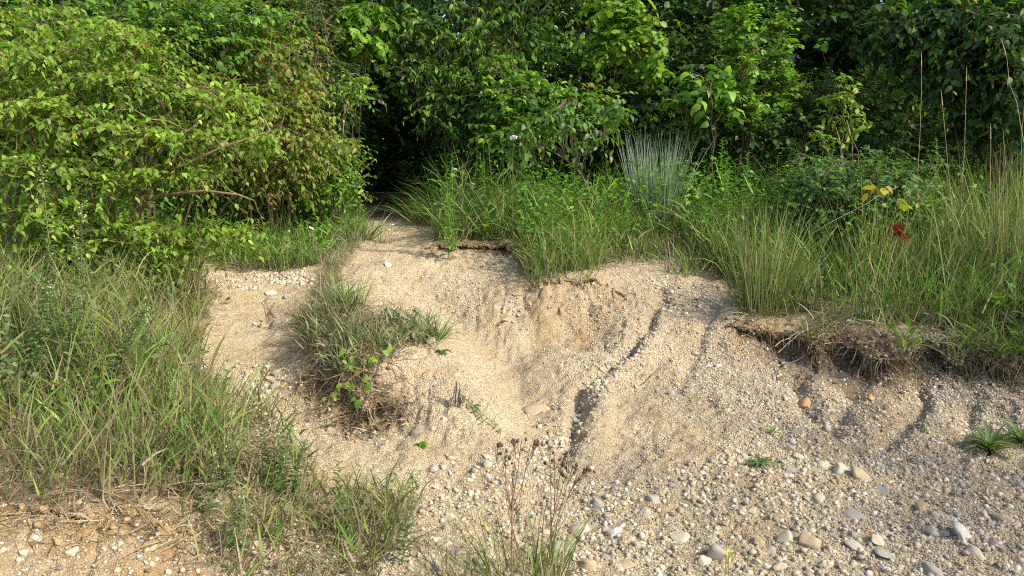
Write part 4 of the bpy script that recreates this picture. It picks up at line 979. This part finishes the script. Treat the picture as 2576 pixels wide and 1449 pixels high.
# yellow- and red-leaved plants, seedlings, vine on the mound
plant('yellow_leaved_plant', 'plant with large bright yellow drooping leaves in the right grass', 'plant', foot(2245, 640, 6.15), [ell(2215, 462, 6.15, 22, 14, .07), ell(2262, 498, 6.15, 20, 10, .06)], 5, .13, 3, .105, 'yellow', L_LONG, 1.5, 30, stems=1, r0=.005, droop=.9, up=.5, shell=.1, trunk_name='stem', bark=M_STEM)
plant('red_leaved_plant', 'small plant with dull scarlet leaves below the yellow-leaved one', 'plant', foot(2258, 700, 5.95), [ell(2255, 572, 5.95, 22, 18, .06)], 6, .10, 3, .075, 'red', L_OV, 1.0, 30, stems=1, r0=.004, droop=.9, shell=.1, trunk_name='stem', bark=M_REDSTEM)
herb('maple_seedling', 'seedling with pale lobed leaves above the right end of the bank', 'seedling', foot(2505, 850, 5.35), pos(2500, 745, 5.35), 9, 0.12, 1.0, 'yellowgreen', 0.4, each=True, tpl=L_LOBED, start=.55, stem_mat=M_REDSTEM, taper=.2)
herb('maple_seedling', 'second lobed seedling touching the right picture edge above the bank', 'seedling', foot(2560, 870, 5.3), pos(2560, 745, 5.3), 8, 0.12, 1.0, 'yellowgreen', 0.4, each=True, tpl=L_LOBED, start=.55, stem_mat=M_REDSTEM, taper=.2)
herb('yellow_seedling', 'seedling with yellow and orange leaves right of the pale boulder', 'seedling', foot(1790, 690, 6.9), pos(1780, 630, 6.9), 8, 0.07, 1.5, 'yellow', 0.5, each=True)
herb('seedling', 'leafy seedling left of the mound', 'seedling', foot(765, 880, 5.3), pos(735, 800, 5.3), 18, 0.07, 1.3, 'green', 0.2, each=True, start=.3)
herb('seedling', 'tiny seedling in the left gully bed', 'seedling', on_ground(655, 825), on_ground(655, 825) + np.array([0.01, 0, .07]), 6, 0.06, 1.4, 'green', 0.2, each=True)
herb('yellow_stemmed_weed', 'thin yellow-stemmed weed beside the turf spine', 'weed', foot(808, 800, 5.9), pos(805, 640, 5.9), 14, 0.07, .5, 'yellowgreen', .3, stem_mat=M_STALK)
herb('round_leaved_herb', 'herb with broad green blade among the middle grass', 'herb', foot(1210, 600, 7.9), pos(1230, 540, 7.9), 5, 0.22, 1.0, 'bright', 0.1, each=True)
# creeper hanging over the front of the mound
th = thing('creeper', 'creeper with bright green heart-shaped leaves hanging over the mound front', 'creeper', pos(905, 930, 4.5))
b = np.array(th.location)
pts = [(870, 880, 4.52), (885, 895, 4.5), (862, 905, 4.5), (880, 918, 4.47), (905, 935, 4.45), (925, 945, 4.44), (935, 965, 4.42), (860, 965, 4.4), (848, 985, 4.38), (878, 960, 4.4), (890, 968, 4.41), (835, 990, 4.37), (820, 1000, 4.36), (895, 1000, 4.38), (905, 1005, 4.38), (965, 880, 4.6), (945, 900, 4.55), (985, 872, 4.62), (950, 905, 4.55)]
link('stem', tubes('stem', [(np.array([pos(940, 850, 4.78) - b, pos(915, 900, 4.52) - b, pos(915, 960, 4.44) - b, pos(912, 1040, 4.40) - b]), .004, .002), (np.array([pos(915, 930, 4.45) - b, pos(880, 955, 4.4) - b, pos(830, 995, 4.36) - b]), .003, .002), (np.array([pos(940, 860, 4.7) - b, pos(895, 885, 4.5) - b, pos(866, 900, 4.49) - b]), .003, .002)], 5), M_REDSTEM, th)
for u, v, Y in pts:
    k = np.array([pos(u, v, Y) - b])
    link('leaf', leaves_mesh('leaf', L_OV, k, np.array([[rng.normal() * .5 - .2, -.5, -.6]]), np.array([[rng.normal() * .3, -.8, .6]]), rng.uniform(.035, .06, 1), np.array([0.95]), pal('bright', 1) if rng.random() < .8 else pal('yellowgreen', 1)), M_LEAF, th)
# rosettes and small tufts on the right slope
def rosette(label, p, k, ll, palette, lw=.5, updir=.8, name='rosette_plant', roots_n=0, tpl=L_LONG):
    th = thing(name, label, 'plant', p)
    for i in range(k):
        a = i * 2.4 + rng.random() * .4; t = i / k
        d = np.array([[math.cos(a), math.sin(a), updir * (.2 + t)]])
        link('leaf', leaves_mesh('leaf', tpl, np.array([[0, 0, .005]]), d, np.array([[-math.cos(a) * .6, -math.sin(a) * .6, 1]]), np.array([ll * rng.uniform(.7, 1.15)]), np.array([lw]), pal(palette, 1)), M_LEAF, th)
    if roots_n:
        kk = roots_n
        d0 = np.stack([rng.normal(0, .6, kk), -0.7 * np.ones(kk), rng.normal(-.2, .3, kk)], -1); d1 = np.stack([rng.normal(0, .3, kk), -.3 * np.ones(kk), -np.ones(kk)], -1)
        t = pal('straw', kk) * .7
        link('dead_leaves', _bm('dead_leaves', blades(np.zeros((kk, 3)), d0, d1, rng.uniform(.06, .16, kk), np.full(kk, .006), t, t, 4)), M_DRY, th, kind='stuff')
    return th
rosette('green strap-leaved plant hanging on the right slope above the gravel', on_ground(2490, 1140), 34, .19, 'greygreen', .36, 1.7, roots_n=60)
rosette('green leaves of a strap-leaved plant cut by the right picture edge', on_ground(2570, 1120), 18, .17, 'greygreen', .36, 1.5, roots_n=20)
rosette('small flat grey tuft on the gravel slope', on_ground(1912, 1170), 22, .09, 'greygreen', .45, .45, roots_n=20)
rosette('tiny green rosette on the bare soil below the mound', on_ground(1060, 1122), 14, .05, 'bright', .9, .3)
rosette('little green sprout left of the tiny rosette below the mound', on_ground(830, 1080), 9, .07, 'greygreen', .5, .8)
rosette('small green sprout in the foot of the right slope', on_ground(1945, 1095), 7, .08, 'lushgrass', .4, 1.1)
rosette('dark dock leaves at the right tip of the mound turf', foot(1075, 845, 5.03), 12, .08, 'dark', 1.6, .5)
rosette('green sprig on the right flank of the mound', on_ground(1115, 890), 10, .07, 'green', .8, .3)

# white flowers
k_f = bmesh.new()
for q in range(26):
    a = q * 2.4; r = .018 * math.sqrt(q / 26)
    bmesh.ops.create_icosphere(k_f, subdivisions=1, radius=.0045, matrix=Matrix.Translation((math.cos(a) * r * 1.5, math.sin(a) * r * 1.5, -.25 * r)))
UMBEL = bpy.data.meshes.new('flower_head'); k_f.to_mesh(UMBEL); k_f.free(); UMBEL.materials.append(M_WHITE)
for u, v, Y, sc, lab in [(1291, 345, 7.7, 1.7, 'large white flower head left of the leaning sapling'), (1143, 425, 9.0, 1.3, 'pale closed flower head by the shrub right of the path'), (1156, 467, 9.0, 1.3, 'white flower head below the closed one right of the path'),
                         (1190, 462, 9.0, 1.1, 'white flat flower head right of the path, beside a thicker one'), (1218, 492, 8.8, 1.2, 'small white flower pair in the middle grass'), (1130, 512, 9.2, 1.0, 'white flower head low beside the trail grass'),
                         (682, 488, 8.6, 1.5, 'white blossom cluster under the dogwood'), (703, 492, 8.6, 1.3, 'white blossom cluster right of the other one under the dogwood'), (722, 582, 8.2, 1.3, 'wide white flower head in the short green grass'), (784, 573, 8.3, 1.3, 'round white flower head in the short green grass'),
                         (601, 602, 8.0, 1.2, 'white flower head left of the short green grass'), (985, 566, 8.6, 1.2, 'white flower head over the trail'), (978, 577, 8.4, .9, 'small white flower under the one over the trail')]:
    Y *= .94
    f = foot(u, v, Y); p = pos(u, v, Y)
    th = thing('white_flower', lab, 'flower', f)
    link('stem', tubes('stem', [(curve((0, 0, -.01), p - f, 0, 6, .006), .0022, .0015)], 4), M_STEM, th)
    h = link('flower_head', UMBEL, None, th); h.location = p - f; h.scale = (sc * .8, sc * .8, sc * .8); h.rotation_euler = (.5, 0, rng.random() * 6)

# dry plant with brown seed heads in front
M_HEADS = M_SEED
def seed_plant(label, u0, tips, Y, fork_v):
    base = foot(u0, 1449, Y)
    th = thing('dry_seed_plant', label, 'dry plant', base)
    main = []; heads = []
    fu = np.mean([t[0] for t in tips])
    f = pos(u0 * .6 + fu * .4, fork_v, Y) - base
    st = curve((0, 0, -.03), f, 0, 7, .004); main.append((st, .0035, .0024))
    for (u, v, nh) in tips:
        e = pos(u, v, Y + rng.normal() * .04) - base
        s = st[rng.integers(4, 7)]
        c = curve(s, e, -.012, 6, .003); main.append((c, .0022, .0014))
        for q in range(nh):
            h = e + rng.normal(size=3) * np.array([.016, .016, .012])
            main.append((np.array([c[-2], c[-2] * .4 + h * .6, h]), .0012, .0008)); heads.append(h)
    link('stem', tubes('stem', main, 5), M_TWIG, th)
    bm = bmesh.new(); bmesh.ops.create_icosphere(bm, subdivisions=2, radius=1)
    for v in bm.verts:
        v.co.z *= 1.25
        if v.co.z > .8: v.co.z += .35 * (v.co.z - .8) / .4
    me = bpy.data.meshes.new('seed_head'); bm.to_mesh(me); bm.free(); me.materials.append(M_SEED)
    for p in me.polygons: p.use_smooth = True
    for h in heads:
        o = link('seed_head', me, None, th); s = rng.uniform(.0052, .0076); o.location = h; o.scale = (s, s, s); o.rotation_euler = (rng.normal() * .4, rng.normal() * .4, 0)
seed_plant('dry branching plant with round brown seed heads, the taller left one', 1285, [(1245, 1120, 3), (1268, 1135, 4), (1295, 1112, 4), (1312, 1108, 3), (1335, 1120, 3), (1262, 1150, 2), (1350, 1112, 3)], 2.95, 1230)
seed_plant('dry branching plant with round brown seed heads, the lower right one', 1370, [(1395, 1150, 4), (1412, 1165, 4), (1440, 1178, 4), (1462, 1185, 4), (1482, 1180, 4), (1385, 1130, 3), (1425, 1195, 3), (1450, 1200, 2)], 3.0, 1290)
for u0, u1, v1, Y, lab in [(1170, 1250, 1000, 2.95, 'thin dry straw left of the seed heads leaning right'), (1375, 1295, 900, 2.9, 'long dry straw crossing the seed heads'), (1410, 1432, 1120, 2.9, 'pale straw right of the seed heads'), (1300, 1400, 1080, 2.9, 'green wiry stem behind the seed heads')]:
    base = foot(u0, 1449, Y)
    th = thing('dry_straw', lab, 'straw', base)
    e = pos(u1, v1, Y) - base
    link('stem', tubes('stem', [(curve((0, 0, -.02), e, .02, 8, .004), .0018, .0008)], 4), M_STALK, th)
    link('spike', tubes('spike', [(curve(e, e + np.array([-.01, 0, .06]), 0, 3), .002, .0005)], 4), M_STALK, th)
herb('yellow_flower', 'thin bare stem with yellow flowers on the lower right gravel', 'flower', foot(1822, 1440, 3.1), pos(1832, 1290, 3.1), 4, .03, .6, 'green', .2, r=.0018)
th = thing('yellow_blossom', 'little yellow blossom spike on the lower right gravel', 'flower', foot(1834, 1430, 3.12)); b = np.array(th.location)
link('stem', tubes('stem', [(np.array([[0, 0, 0], pos(1834, 1380, 3.12) - b]), .0016, .001)], 4), M_STEM, th)
for q in range(9):
    p = pos(1834 + rng.normal() * 4, 1385 + q * 4.5, 3.12) - b
    link('petal', leaves_mesh('petal', L_ROUND, np.array([p]), rng.normal(size=(1, 3)), np.array([[0, -1, .5]]), np.array([.014]), np.array([1.0]), np.array([[.7, .55, .03]])), M_YELLOW, th)

# dead wood, twigs, fallen leaves
def deadwood():
    p = on_ground(1145, 1030)
    th = thing('dead_stump', 'splintered grey dead stump on the slope below the mound', 'stump', p)
    for i in range(9):
        x = (i - 4) * .008 + rng.normal() * .004
        top = np.array([x * .5 + .012, rng.normal() * .01, rng.uniform(.09, .17)])
        link('splinter', tubes('splinter', [(curve((x - .01 * (i < 2), rng.normal() * .008, -.03), top, 0, 5, .004), .0075, .003)], 5), M_DEADWOOD, th)
deadwood()
th = thing('trailing_weed', 'weed trailing down the slope from the dead stump', 'weed', on_ground(1160, 1000)); b = np.array(th.location)
line = np.array([on_ground(u, v) + np.array([0, -.01, .015]) - b for u, v in [(1160, 1000), (1175, 1020), (1195, 1035), (1215, 1050), (1240, 1075), (1262, 1090)]])
link('stem', tubes('stem', [(line, .003, .0015), (np.array([line[3], line[3] + [.03, 0, .05], line[3] + [.05, 0, .1]]), .0015, .001), (np.array([line[4], line[4] + [.02, 0, .05], line[4] + [.06, 0, .07]]), .0015, .001)], 4), M_STEM, th)
for q in range(16):
    t = q / 16
    p = np.array([[np.interp(t, np.linspace(0, 1, 6), line[:, i]) for i in range(3)]])
    link('leaf', leaves_mesh('leaf', L_LONG, p, np.array([[rng.normal() * .6, -.5, -.5 + rng.random() * .8]]), np.array([[0, -.6, 1]]), np.array([.075 * (1 - .6 * t)]), np.array([.8]), pal('greygreen', 1)), M_LEAF, th)
for us, lab in [([(1945, 885), (1990, 855), (2035, 832), (2045, 825)], 'pale broken stems sticking out of the bank recess'), ([(1955, 895), (2000, 850), (2040, 830)], 'shorter pale stem beside the one in the bank recess'), ([(2150, 960), (2165, 920), (2180, 890)], 'curved root stem hanging on the right slope'), ([(2010, 960), (2035, 925), (2040, 900)], 'thin root in the hollow below the bank recess'),
                ([(690, 800), (675, 780), (668, 760), (680, 750)], 'crooked brown root lying in the left gully'), ([(2130, 1010), (2180, 1030), (2230, 1060)], 'thin twig lying on the right slope'), ([(2000, 985), (2010, 950), (2020, 930)], 'dry stick standing in the slope rill'), ([(2420, 1180), (2440, 1120), (2455, 1090)], 'dead stem hanging below the strap-leaved plant'), ([(1620, 970), (1660, 930), (1680, 915)], 'short twig on the ridge')]:
    P = np.array([on_ground(u, v) + np.array([0, -.03, .02]) for u, v in us]); P[0] += rng.normal(size=3) * .01
    th = thing('dry_twig', lab, 'twig', P[0])
    Q = np.stack([np.interp(np.linspace(0, 1, 9), np.linspace(0, 1, len(P)), P[:, i]) for i in range(3)], -1) + rng.normal(size=(9, 3)) * .004
    link('branch', tubes('branch', [(Q - P[0], .0045, .002)], 5), M_STALK if 'pale' in lab else M_TWIG, th)
    link('side_shoot', tubes('side_shoot', [(np.array([Q[5], Q[5] + [.03, -.02, -.03], Q[5] + [.05, -.03, -.08]]) - P[0], .002, .001)], 4), M_TWIG, th)

# ------------------------------------------------------------------ stones
def stone_mesh(name, sub, facets, sm=True, seed=0):
    r = np.random.default_rng(seed)
    bm = bmesh.new(); bmesh.ops.create_icosphere(bm, subdivisions=sub, radius=1)
    v = np.array([x.co[:] for x in bm.verts])
    for q in range(facets):
        nn = norm(r.normal(size=3)); dlim = r.uniform(.46, .82)
        s = v @ nn
        v = v - np.where(s > dlim, (s - dlim) * .92, 0)[:, None] * nn
    v *= 1 + .10 * np.sin(v @ r.normal(size=3) * 2.2 + r.random() * 6)[:, None] + .05 * np.sin(v @ r.normal(size=3) * 5 + 1)[:, None]
    v *= np.array([1, r.uniform(.68, .95), r.uniform(.5, .8)])
    v /= np.abs(v[:, 0]).max()
    for x, c in zip(bm.verts, v): x.co = c
    me = bpy.data.meshes.new(name); bm.to_mesh(me); bm.free()
    me.polygons.foreach_set('use_smooth', np.full(len(me.polygons), sm))
    return me
STONES = {}
for c in M_STONE:
    for q in range(7):
        me = stone_mesh('stone', 3, 5 + q % 5, True, q * 13 + 5); me.materials.append(M_STONE[c]); STONES[c, q] = me
def put_stone(p, nn, dia, c, label, group=None, flat=1.0, variant=None):
    o = bpy.data.objects.new('stone', STONES[c, rng.integers(0, 7) if variant is None else variant])
    s = dia / 2
    o.location = p + nn * s * .02 * flat
    tilt = .12 if flat < .5 else .35
    q = Vector(norm(nn * 1.0 + np.array([0, 0, .3]) + tilt * rng.normal(size=3))).to_track_quat('Z', 'Y')
    o.rotation_euler = (q @ Matrix.Rotation(rng.random() * 6.28, 3, 'Z').to_quaternion()).to_euler()
    o.scale = (s, s, s * flat)
    col.objects.link(o)
    return tag(o, label, 'stone', group)
def here(u, v):
    p = on_ground(u, v)
    fi = int(np.clip(np.searchsorted(rowsY, p[1]), 1, NR - 2)); j = int(np.clip(np.searchsorted(GX[fi], p[0]), 1, NC - 2))
    return p, GN[fi, j]
NAMED = [  # picture position, width in picture units, colour, label
    (1455, 1345, 62, 'cream', 'big pale rounded stone right of the dry seed plants'), (1407, 1385, 66, 'grey', 'big speckled grey stone behind the grass tuft at the bottom'), (1475, 1430, 60, 'tan', 'large smooth tan stone at the bottom edge beside the grass tuft'), (1575, 1420, 68, 'tan', 'flat-topped tan cobble at the bottom edge, middle of the gravel'),
    (1706, 1355, 66, 'cream', 'dusty cream stone half sunk in sand at the lower middle right'), (1772, 1417, 52, 'cream', 'round cream cobble at the bottom beside the yellow flower'), (1800, 1395, 62, 'grey', 'large grey stone just above the round cobble by the yellow flower'), (1545, 1340, 44, 'white', 'white streaked stone right of the big pale rounded one'),
    (1500, 1270, 42, 'grey', 'angular grey stone above the big pale rounded one'), (1640, 1260, 40, 'grey', 'bluish pebble standing alone in the fine gravel'), (2035, 1370, 62, 'tan', 'big smooth tan cobble at the lower right centre'), (1980, 1355, 62, 'cream', 'cracked cream block left of the big tan cobble'), (2150, 1380, 56, 'cream', 'split pale stone below the flat slab'),
    (2420, 1345, 70, 'white', 'bright white smooth stone at the lower right'), (2450, 1390, 54, 'cream', 'round cream cobble below the bright white one'), (2520, 1310, 58, 'tan', 'tan stone half buried below the strap-leaved plant'), (2315, 1280, 40, 'tan', 'hollow-edged brown stone at the gravel right of centre'), (2360, 1300, 42, 'cream', 'oval cream pebble next to the hollow-edged brown stone'),
    (2345, 1345, 46, 'grey', 'dark grey wedge-shaped stone above the round cream cobble'), (2215, 1235, 46, 'blue-grey', 'dark speckled stone in the gravel fan'), (2160, 1200, 56, 'tan', 'upright tan stone in the middle of the gravel fan'), (2075, 1175, 48, 'cream', 'oval cream stone at the top of the gravel fan'), (2115, 1185, 50, 'cream', 'egg-shaped cream stone beside the oval one on the fan'),
    (2010, 1150, 36, 'cream', 'small cream stone under the slope rill'), (1985, 1130, 34, 'tan', 'tan pebble at the left rim of the gravel fan'), (2145, 1300, 80, 'grey', 'long flat grey slab lying in the gravel fan'), (2210, 1360, 48, 'cream', 'cream stone below the flat slab'), (2230, 1395, 60, 'grey', 'dark grey plate tilted in the lower right gravel'),
    (1935, 1395, 48, 'cream', 'rough cream stone left of the dark plate'), (1905, 1370, 40, 'tan', 'upright tan chip left of the cracked cream block'), (1960, 1430, 56, 'cream', 'pale cobble at the bottom edge right of the yellow flower'), (2340, 1440, 64, 'grey', 'bluish grey cobble cut by the bottom edge'), (2060, 1260, 46, 'cream', 'blocky cream stone on the left of the gravel fan'),
    (185, 1387, 42, 'cream', 'large pinkish cream stone in the dirt bluff at the lower left'), (150, 1365, 30, 'rusty', 'yellow-stained stone left of the pinkish one in the bluff'), (62, 1397, 26, 'cream', 'small cream pebble near the lower left corner'), (95, 1362, 26, 'white', 'white chip in the dirt bluff'), (385, 1380, 26, 'tan', 'tan stone at the bottom of the dirt bluff under dead grass'),
    (355, 1365, 24, 'blue-grey', 'small blue-grey pebble in the dirt bluff'), (535, 1330, 30, 'cream', 'pale stone among dead grass at the lower left'), (548, 1265, 34, 'grey', 'flat grey stone between the grass and the gravel'),
    (695, 938, 36, 'tan', 'largest tan rock of the pile in the left gully'), (675, 925, 30, 'cream', 'flat cream rock on top of the pile in the left gully'), (680, 955, 30, 'tan', 'square tan rock at the front of the gully pile'), (690, 975, 34, 'grey', 'grey rock at the foot of the gully pile'), (640, 980, 28, 'cream', 'cream rock left in the gully pile'), (680, 1030, 34, 'grey', 'rounded grey stone below the gully pile'), (640, 820, 16, 'white', 'small white pebble in the left gully bed'), (716, 752, 22, 'blue-grey', 'dark blue stone beside the turf spine'), (687, 740, 34, 'white', 'flat white slab at the lip of the left gully'),
    (975, 668, 22, 'white', 'white stone on the crest of the trail'), (1025, 742, 26, 'tan', 'ochre stone on the trail'), (1270, 808, 22, 'tan', 'small ledge stone at the bottom of the trail wall'), (1345, 1035, 70, 'tan', 'flat buried tan slab in the bottom of the wash'), (1040, 905, 26, 'cream', 'pale wedge stone in the crest of the mound'), (1090, 1080, 22, 'grey', 'grey stone below the dead stump'), (1115, 1060, 20, 'cream', 'cream pebble right of the grey one below the stump'),
    (1730, 620, 44, 'grey', 'pale boulder in the turf above the right slope'), (1745, 895, 28, 'tan', 'brown stone sitting on the ridge'), (1805, 925, 22, 'white', 'light blue-white pebble on the right slope'), (1780, 925, 20, 'cream', 'pale pebble beside the blue-white one'), (1685, 990, 24, 'grey', 'lone grey stone on the sandy ridge'), (1600, 975, 18, 'tan', 'small brown stone on the ridge crest'),
    (2025, 1025, 44, 'rusty', 'orange-brown stone in the slope rill'), (2190, 1010, 22, 'rusty', 'rust-coloured pebble stuck in the right slope'), (2165, 788, 34, 'blue-grey', 'blue-grey stone on top of the right bank'), (2235, 795, 26, 'blue-grey', 'dark stone at the turf edge of the right bank'), (2305, 790, 32, 'blue-grey', 'blue-grey stone half hidden by grass on the right bank'), (2140, 812, 24, 'cream', 'cream pebble set in the top of the bank'), (2210, 810, 34, 'cream', 'long cream pebble set in the top of the bank'),
    (2345, 1110, 26, 'grey', 'pale bluish stone left of the strap-leaved plant'), (1560, 920, 24, 'grey', 'grey stone at the upper end of the stony ravine'), (1520, 935, 22, 'tan', 'tan stone wedged in the stony ravine'), (1590, 880, 22, 'cream', 'cream stone in the neck of the stony ravine'), (1445, 1060, 26, 'grey', 'grey stone under the overhang of the ravine wall'), (1230, 1170, 26, 'cream', 'cream stone in the wash above the seed heads'), (1090, 1180, 34, 'grey', 'streaked grey stone in the wash left of the seed heads'), (905, 1170, 26, 'grey', 'grey stone in front of the mound')]
for u, v, w, c, lab in NAMED:
    p, nn = here(u, v)
    put_stone(p, nn, w * p[1] / FPX * 1.08, c, lab, None, 0.45 if ('flat' in lab or 'slab' in lab or 'plate' in lab) else 0.85)
AREAS = [(m_gravel * (GX > 0.62) * (GY < 4.6), 'gravel bed at the lower right', 105), (m_gravel * (GX <= 0.62) * (GY < 4.6), 'gravel wash around the seed heads', 60), (m_pile * (GX > 0.2) * (GX < 1.2) * (GY < 5.9), 'stony ravine beside the ridge', 22), (m_pile * (GX < -1), 'stone litter of the left gully', 20), (pmask([[(1500, 850), (1900, 850), (1950, 1150), (1550, 1150)]]), 'open right slope', 14)]
marks = [(u, v, lab) for u, v, w, c, lab in NAMED]
used_labels = set(); n_shared = 0
def stone_label(p, c, where):
    global n_shared
    u, v = project(*p)
    for du_, dv_, lab in sorted(((u - a, v - b, l) for a, b, l in marks), key=lambda q: math.hypot(q[0], q[1]))[:5]:
        a = math.degrees(math.atan2(-dv_, du_)) % 360
        way = ['right of', 'up and right of', 'above', 'up and left of', 'left of', 'down and left of', 'below', 'down and right of'][int((a + 22.5) // 45) % 8]
        for word in ('loose', 'small'):
            t = f'{word} {c} stone {way} the {lab}'
            if (way, lab, c) not in used_labels and len(t.split()) <= 16:
                used_labels.add((way, lab, c)); return t
    n_shared += 1
    return f'loose {c} stone, one of many in the {where}'
adj = {'cream': 'cream', 'tan': 'tan', 'grey': 'grey', 'white': 'whitish', 'blue-grey': 'dark bluish', 'rusty': 'rust-brown'}
for wgt, where, count in AREAS:
    p, nn = scatter(wgt + 1e-9, count)
    for i in range(count):
        c = rng.choice(['cream', 'tan', 'grey', 'white', 'blue-grey', 'rusty'], p=[.40, .2, .22, .08, .07, .03])
        big = where.startswith('gravel')
        put_stone(p[i], nn[i], rng.uniform(.036, .062) if big else rng.uniform(.028, .05), c, stone_label(p[i], adj[c], where), f'{adj[c]} stones in the {where}', rng.uniform(.6, .95))

# gravel too small and too many to count: instanced pebbles
src = bpy.data.collections.new('pebble_shapes')
for q in range(12):
    me = stone_mesh('pebble', 1 if q < 8 else 2, 3 + q % 4, True, 400 + q); me.materials.append(M_GRAVEL)
    src.objects.link(bpy.data.objects.new('pebble', me))
ng = bpy.data.node_groups.new('lay_gravel', 'GeometryNodeTree')
ng.interface.new_socket('Geometry', in_out='INPUT', socket_type='NodeSocketGeometry'); ng.interface.new_socket('Geometry', in_out='OUTPUT', socket_type='NodeSocketGeometry')
N = ng.nodes; gi_ = N.new('NodeGroupInput'); go_ = N.new('NodeGroupOutput'); iop = N.new('GeometryNodeInstanceOnPoints'); ci = N.new('GeometryNodeCollectionInfo')
ci.inputs['Collection'].default_value = src; ci.inputs['Separate Children'].default_value = True; ci.inputs['Reset Children'].default_value = True
iop.inputs['Pick Instance'].default_value = True
def named(nm, ty):
    a = N.new('GeometryNodeInputNamedAttribute'); a.data_type = ty; a.inputs['Name'].default_value = nm
    return next(s for s in a.outputs if s.name == 'Attribute' and s.enabled)
LK = ng.links
LK.new(gi_.outputs[0], iop.inputs['Points']); LK.new(ci.outputs[0], iop.inputs['Instance'])
LK.new(named('pick', 'INT'), iop.inputs['Instance Index']); LK.new(named('turn', 'FLOAT_VECTOR'), iop.inputs['Rotation']); LK.new(named('size', 'FLOAT_VECTOR'), iop.inputs['Scale'])
LK.new(iop.outputs[0], go_.inputs[0])
GCOL = np.array([(0.56, 0.48, 0.35), (0.62, 0.55, 0.43), (0.48, 0.39, 0.26), (0.42, 0.375, 0.305), (0.33, 0.30, 0.25), (0.68, 0.63, 0.53), (0.27, 0.255, 0.225), (0.45, 0.30, 0.16), (0.52, 0.44, 0.31)])
def gravel(name, weight, count, smin, smax, power=2.2, sink=0.42, tintmul=1.0, probs=(.2, .2, .17, .12, .07, .08, .03, .03, .10), brown=False):
    p, nn = scatter(weight, count)
    s = smin + (smax - smin) * rng.random(count) ** power
    me = bpy.data.meshes.new(name)
    me.vertices.add(count)
    me.vertices.foreach_set('co', (p + nn * (s * 0.5 * (0.5 - sink))[:, None]).astype(np.float32).ravel())
    def put(nm, ty, arr, key):
        a = me.attributes.new(nm, ty, 'POINT'); a.data.foreach_set(key, arr.ravel())
    put('pick', 'INT', rng.integers(0, 12, count).astype(np.int32), 'value')
    put('turn', 'FLOAT_VECTOR', np.stack([rng.normal(0, .5, count), rng.normal(0, .5, count), rng.random(count) * 6.283], -1).astype(np.float32), 'vector')
    put('size', 'FLOAT_VECTOR', (s[:, None] * 0.5 * np.stack([np.ones(count), rng.uniform(.75, 1.1, count), rng.uniform(.7, 1.1, count)], -1)).astype(np.float32), 'vector')
    c = (0.84 * GCOL[rng.choice(len(GCOL), count, p=np.array(probs) / sum(probs))] + 0.16 * np.array([0.44, 0.34, 0.20])) * 0.80 * (1 + .19 * rng.normal(size=(count, 1))) * tintmul
    if brown:
        c = np.array([[.30, .21, .11]]) * rng.uniform(.35, 1.2, (count, 1)) * np.where(p[:, :1] > 1.4, .62, 1.0)
    put('tint', 'FLOAT_COLOR', np.concatenate([c.clip(.02, .8), np.ones((count, 1))], 1).astype(np.float32), 'color')
    o = link(name, me, None, kind='stuff')
    md = o.modifiers.new('lay_gravel', 'NODES'); md.node_group = ng
    return o
bare = np.clip(1 - veg * 1.1 - m_forest, 0, 1) * (GY < 10.5)
gravel('gravel', m_gravel * (0.5 + patchy(201, 3)) * (GY < 5), 17000, .006, .040, 4.6)
gravel('ravine_gravel', m_pile * patchy(202, 4), 3200, .010, .042, 1.8)
clus = np.clip(fbm(GX * 1.3, GY * 1.3, 203, 3) * 2.2 + .55, 0.08, 1.5)
smooth_path = np.exp(-(poly_dist(GX, GY, line_of((1030, 590, 8.6), (960, 660, 7.1), (1060, 740, 6.5), (1180, 830, 5.8), (1320, 940, 5.2)))[0] / 0.3) ** 2)
gravel('grit', bare * (1 - 0.6 * smooth_path) * np.where((GX < -1.1) & (GY < 3.4), .3, 1) * clus * np.clip(5 / np.maximum(GY, 2), 0, 1.6) ** 2 * (0.45 + 0.55 * sstep(-0.2, 1.2, GX)), 130000, .0045, .017, 2.4, 0.36)
gravel('scattered_pebbles', bare * (1 - 0.5 * smooth_path) * clus ** 2 * (GY < 8), 5200, .010, .032, 2.4, 0.45)
gravel('slope_pebbles', sl_mask * patchy(205, 4), 6500, .006, .030, 2.4, 0.5)
lobe_zone = (GX > 0.05) & (GX < 1.1) & (GY < 7)
gravel('soil_clods', CLIFF * (GY < 8.2) * ~lobe_zone * np.where((GX < -1) & (GY < 3.6), .25, 1) + 0.35 * right_soil, 4200, .008, .05, 3.0, 0.5, brown=True)
print('leaf parts', n_leaf_parts, 'shared', n_shared, 'tris', sum(len(m.loops) - 2 * len(m.polygons) for m in bpy.data.meshes))
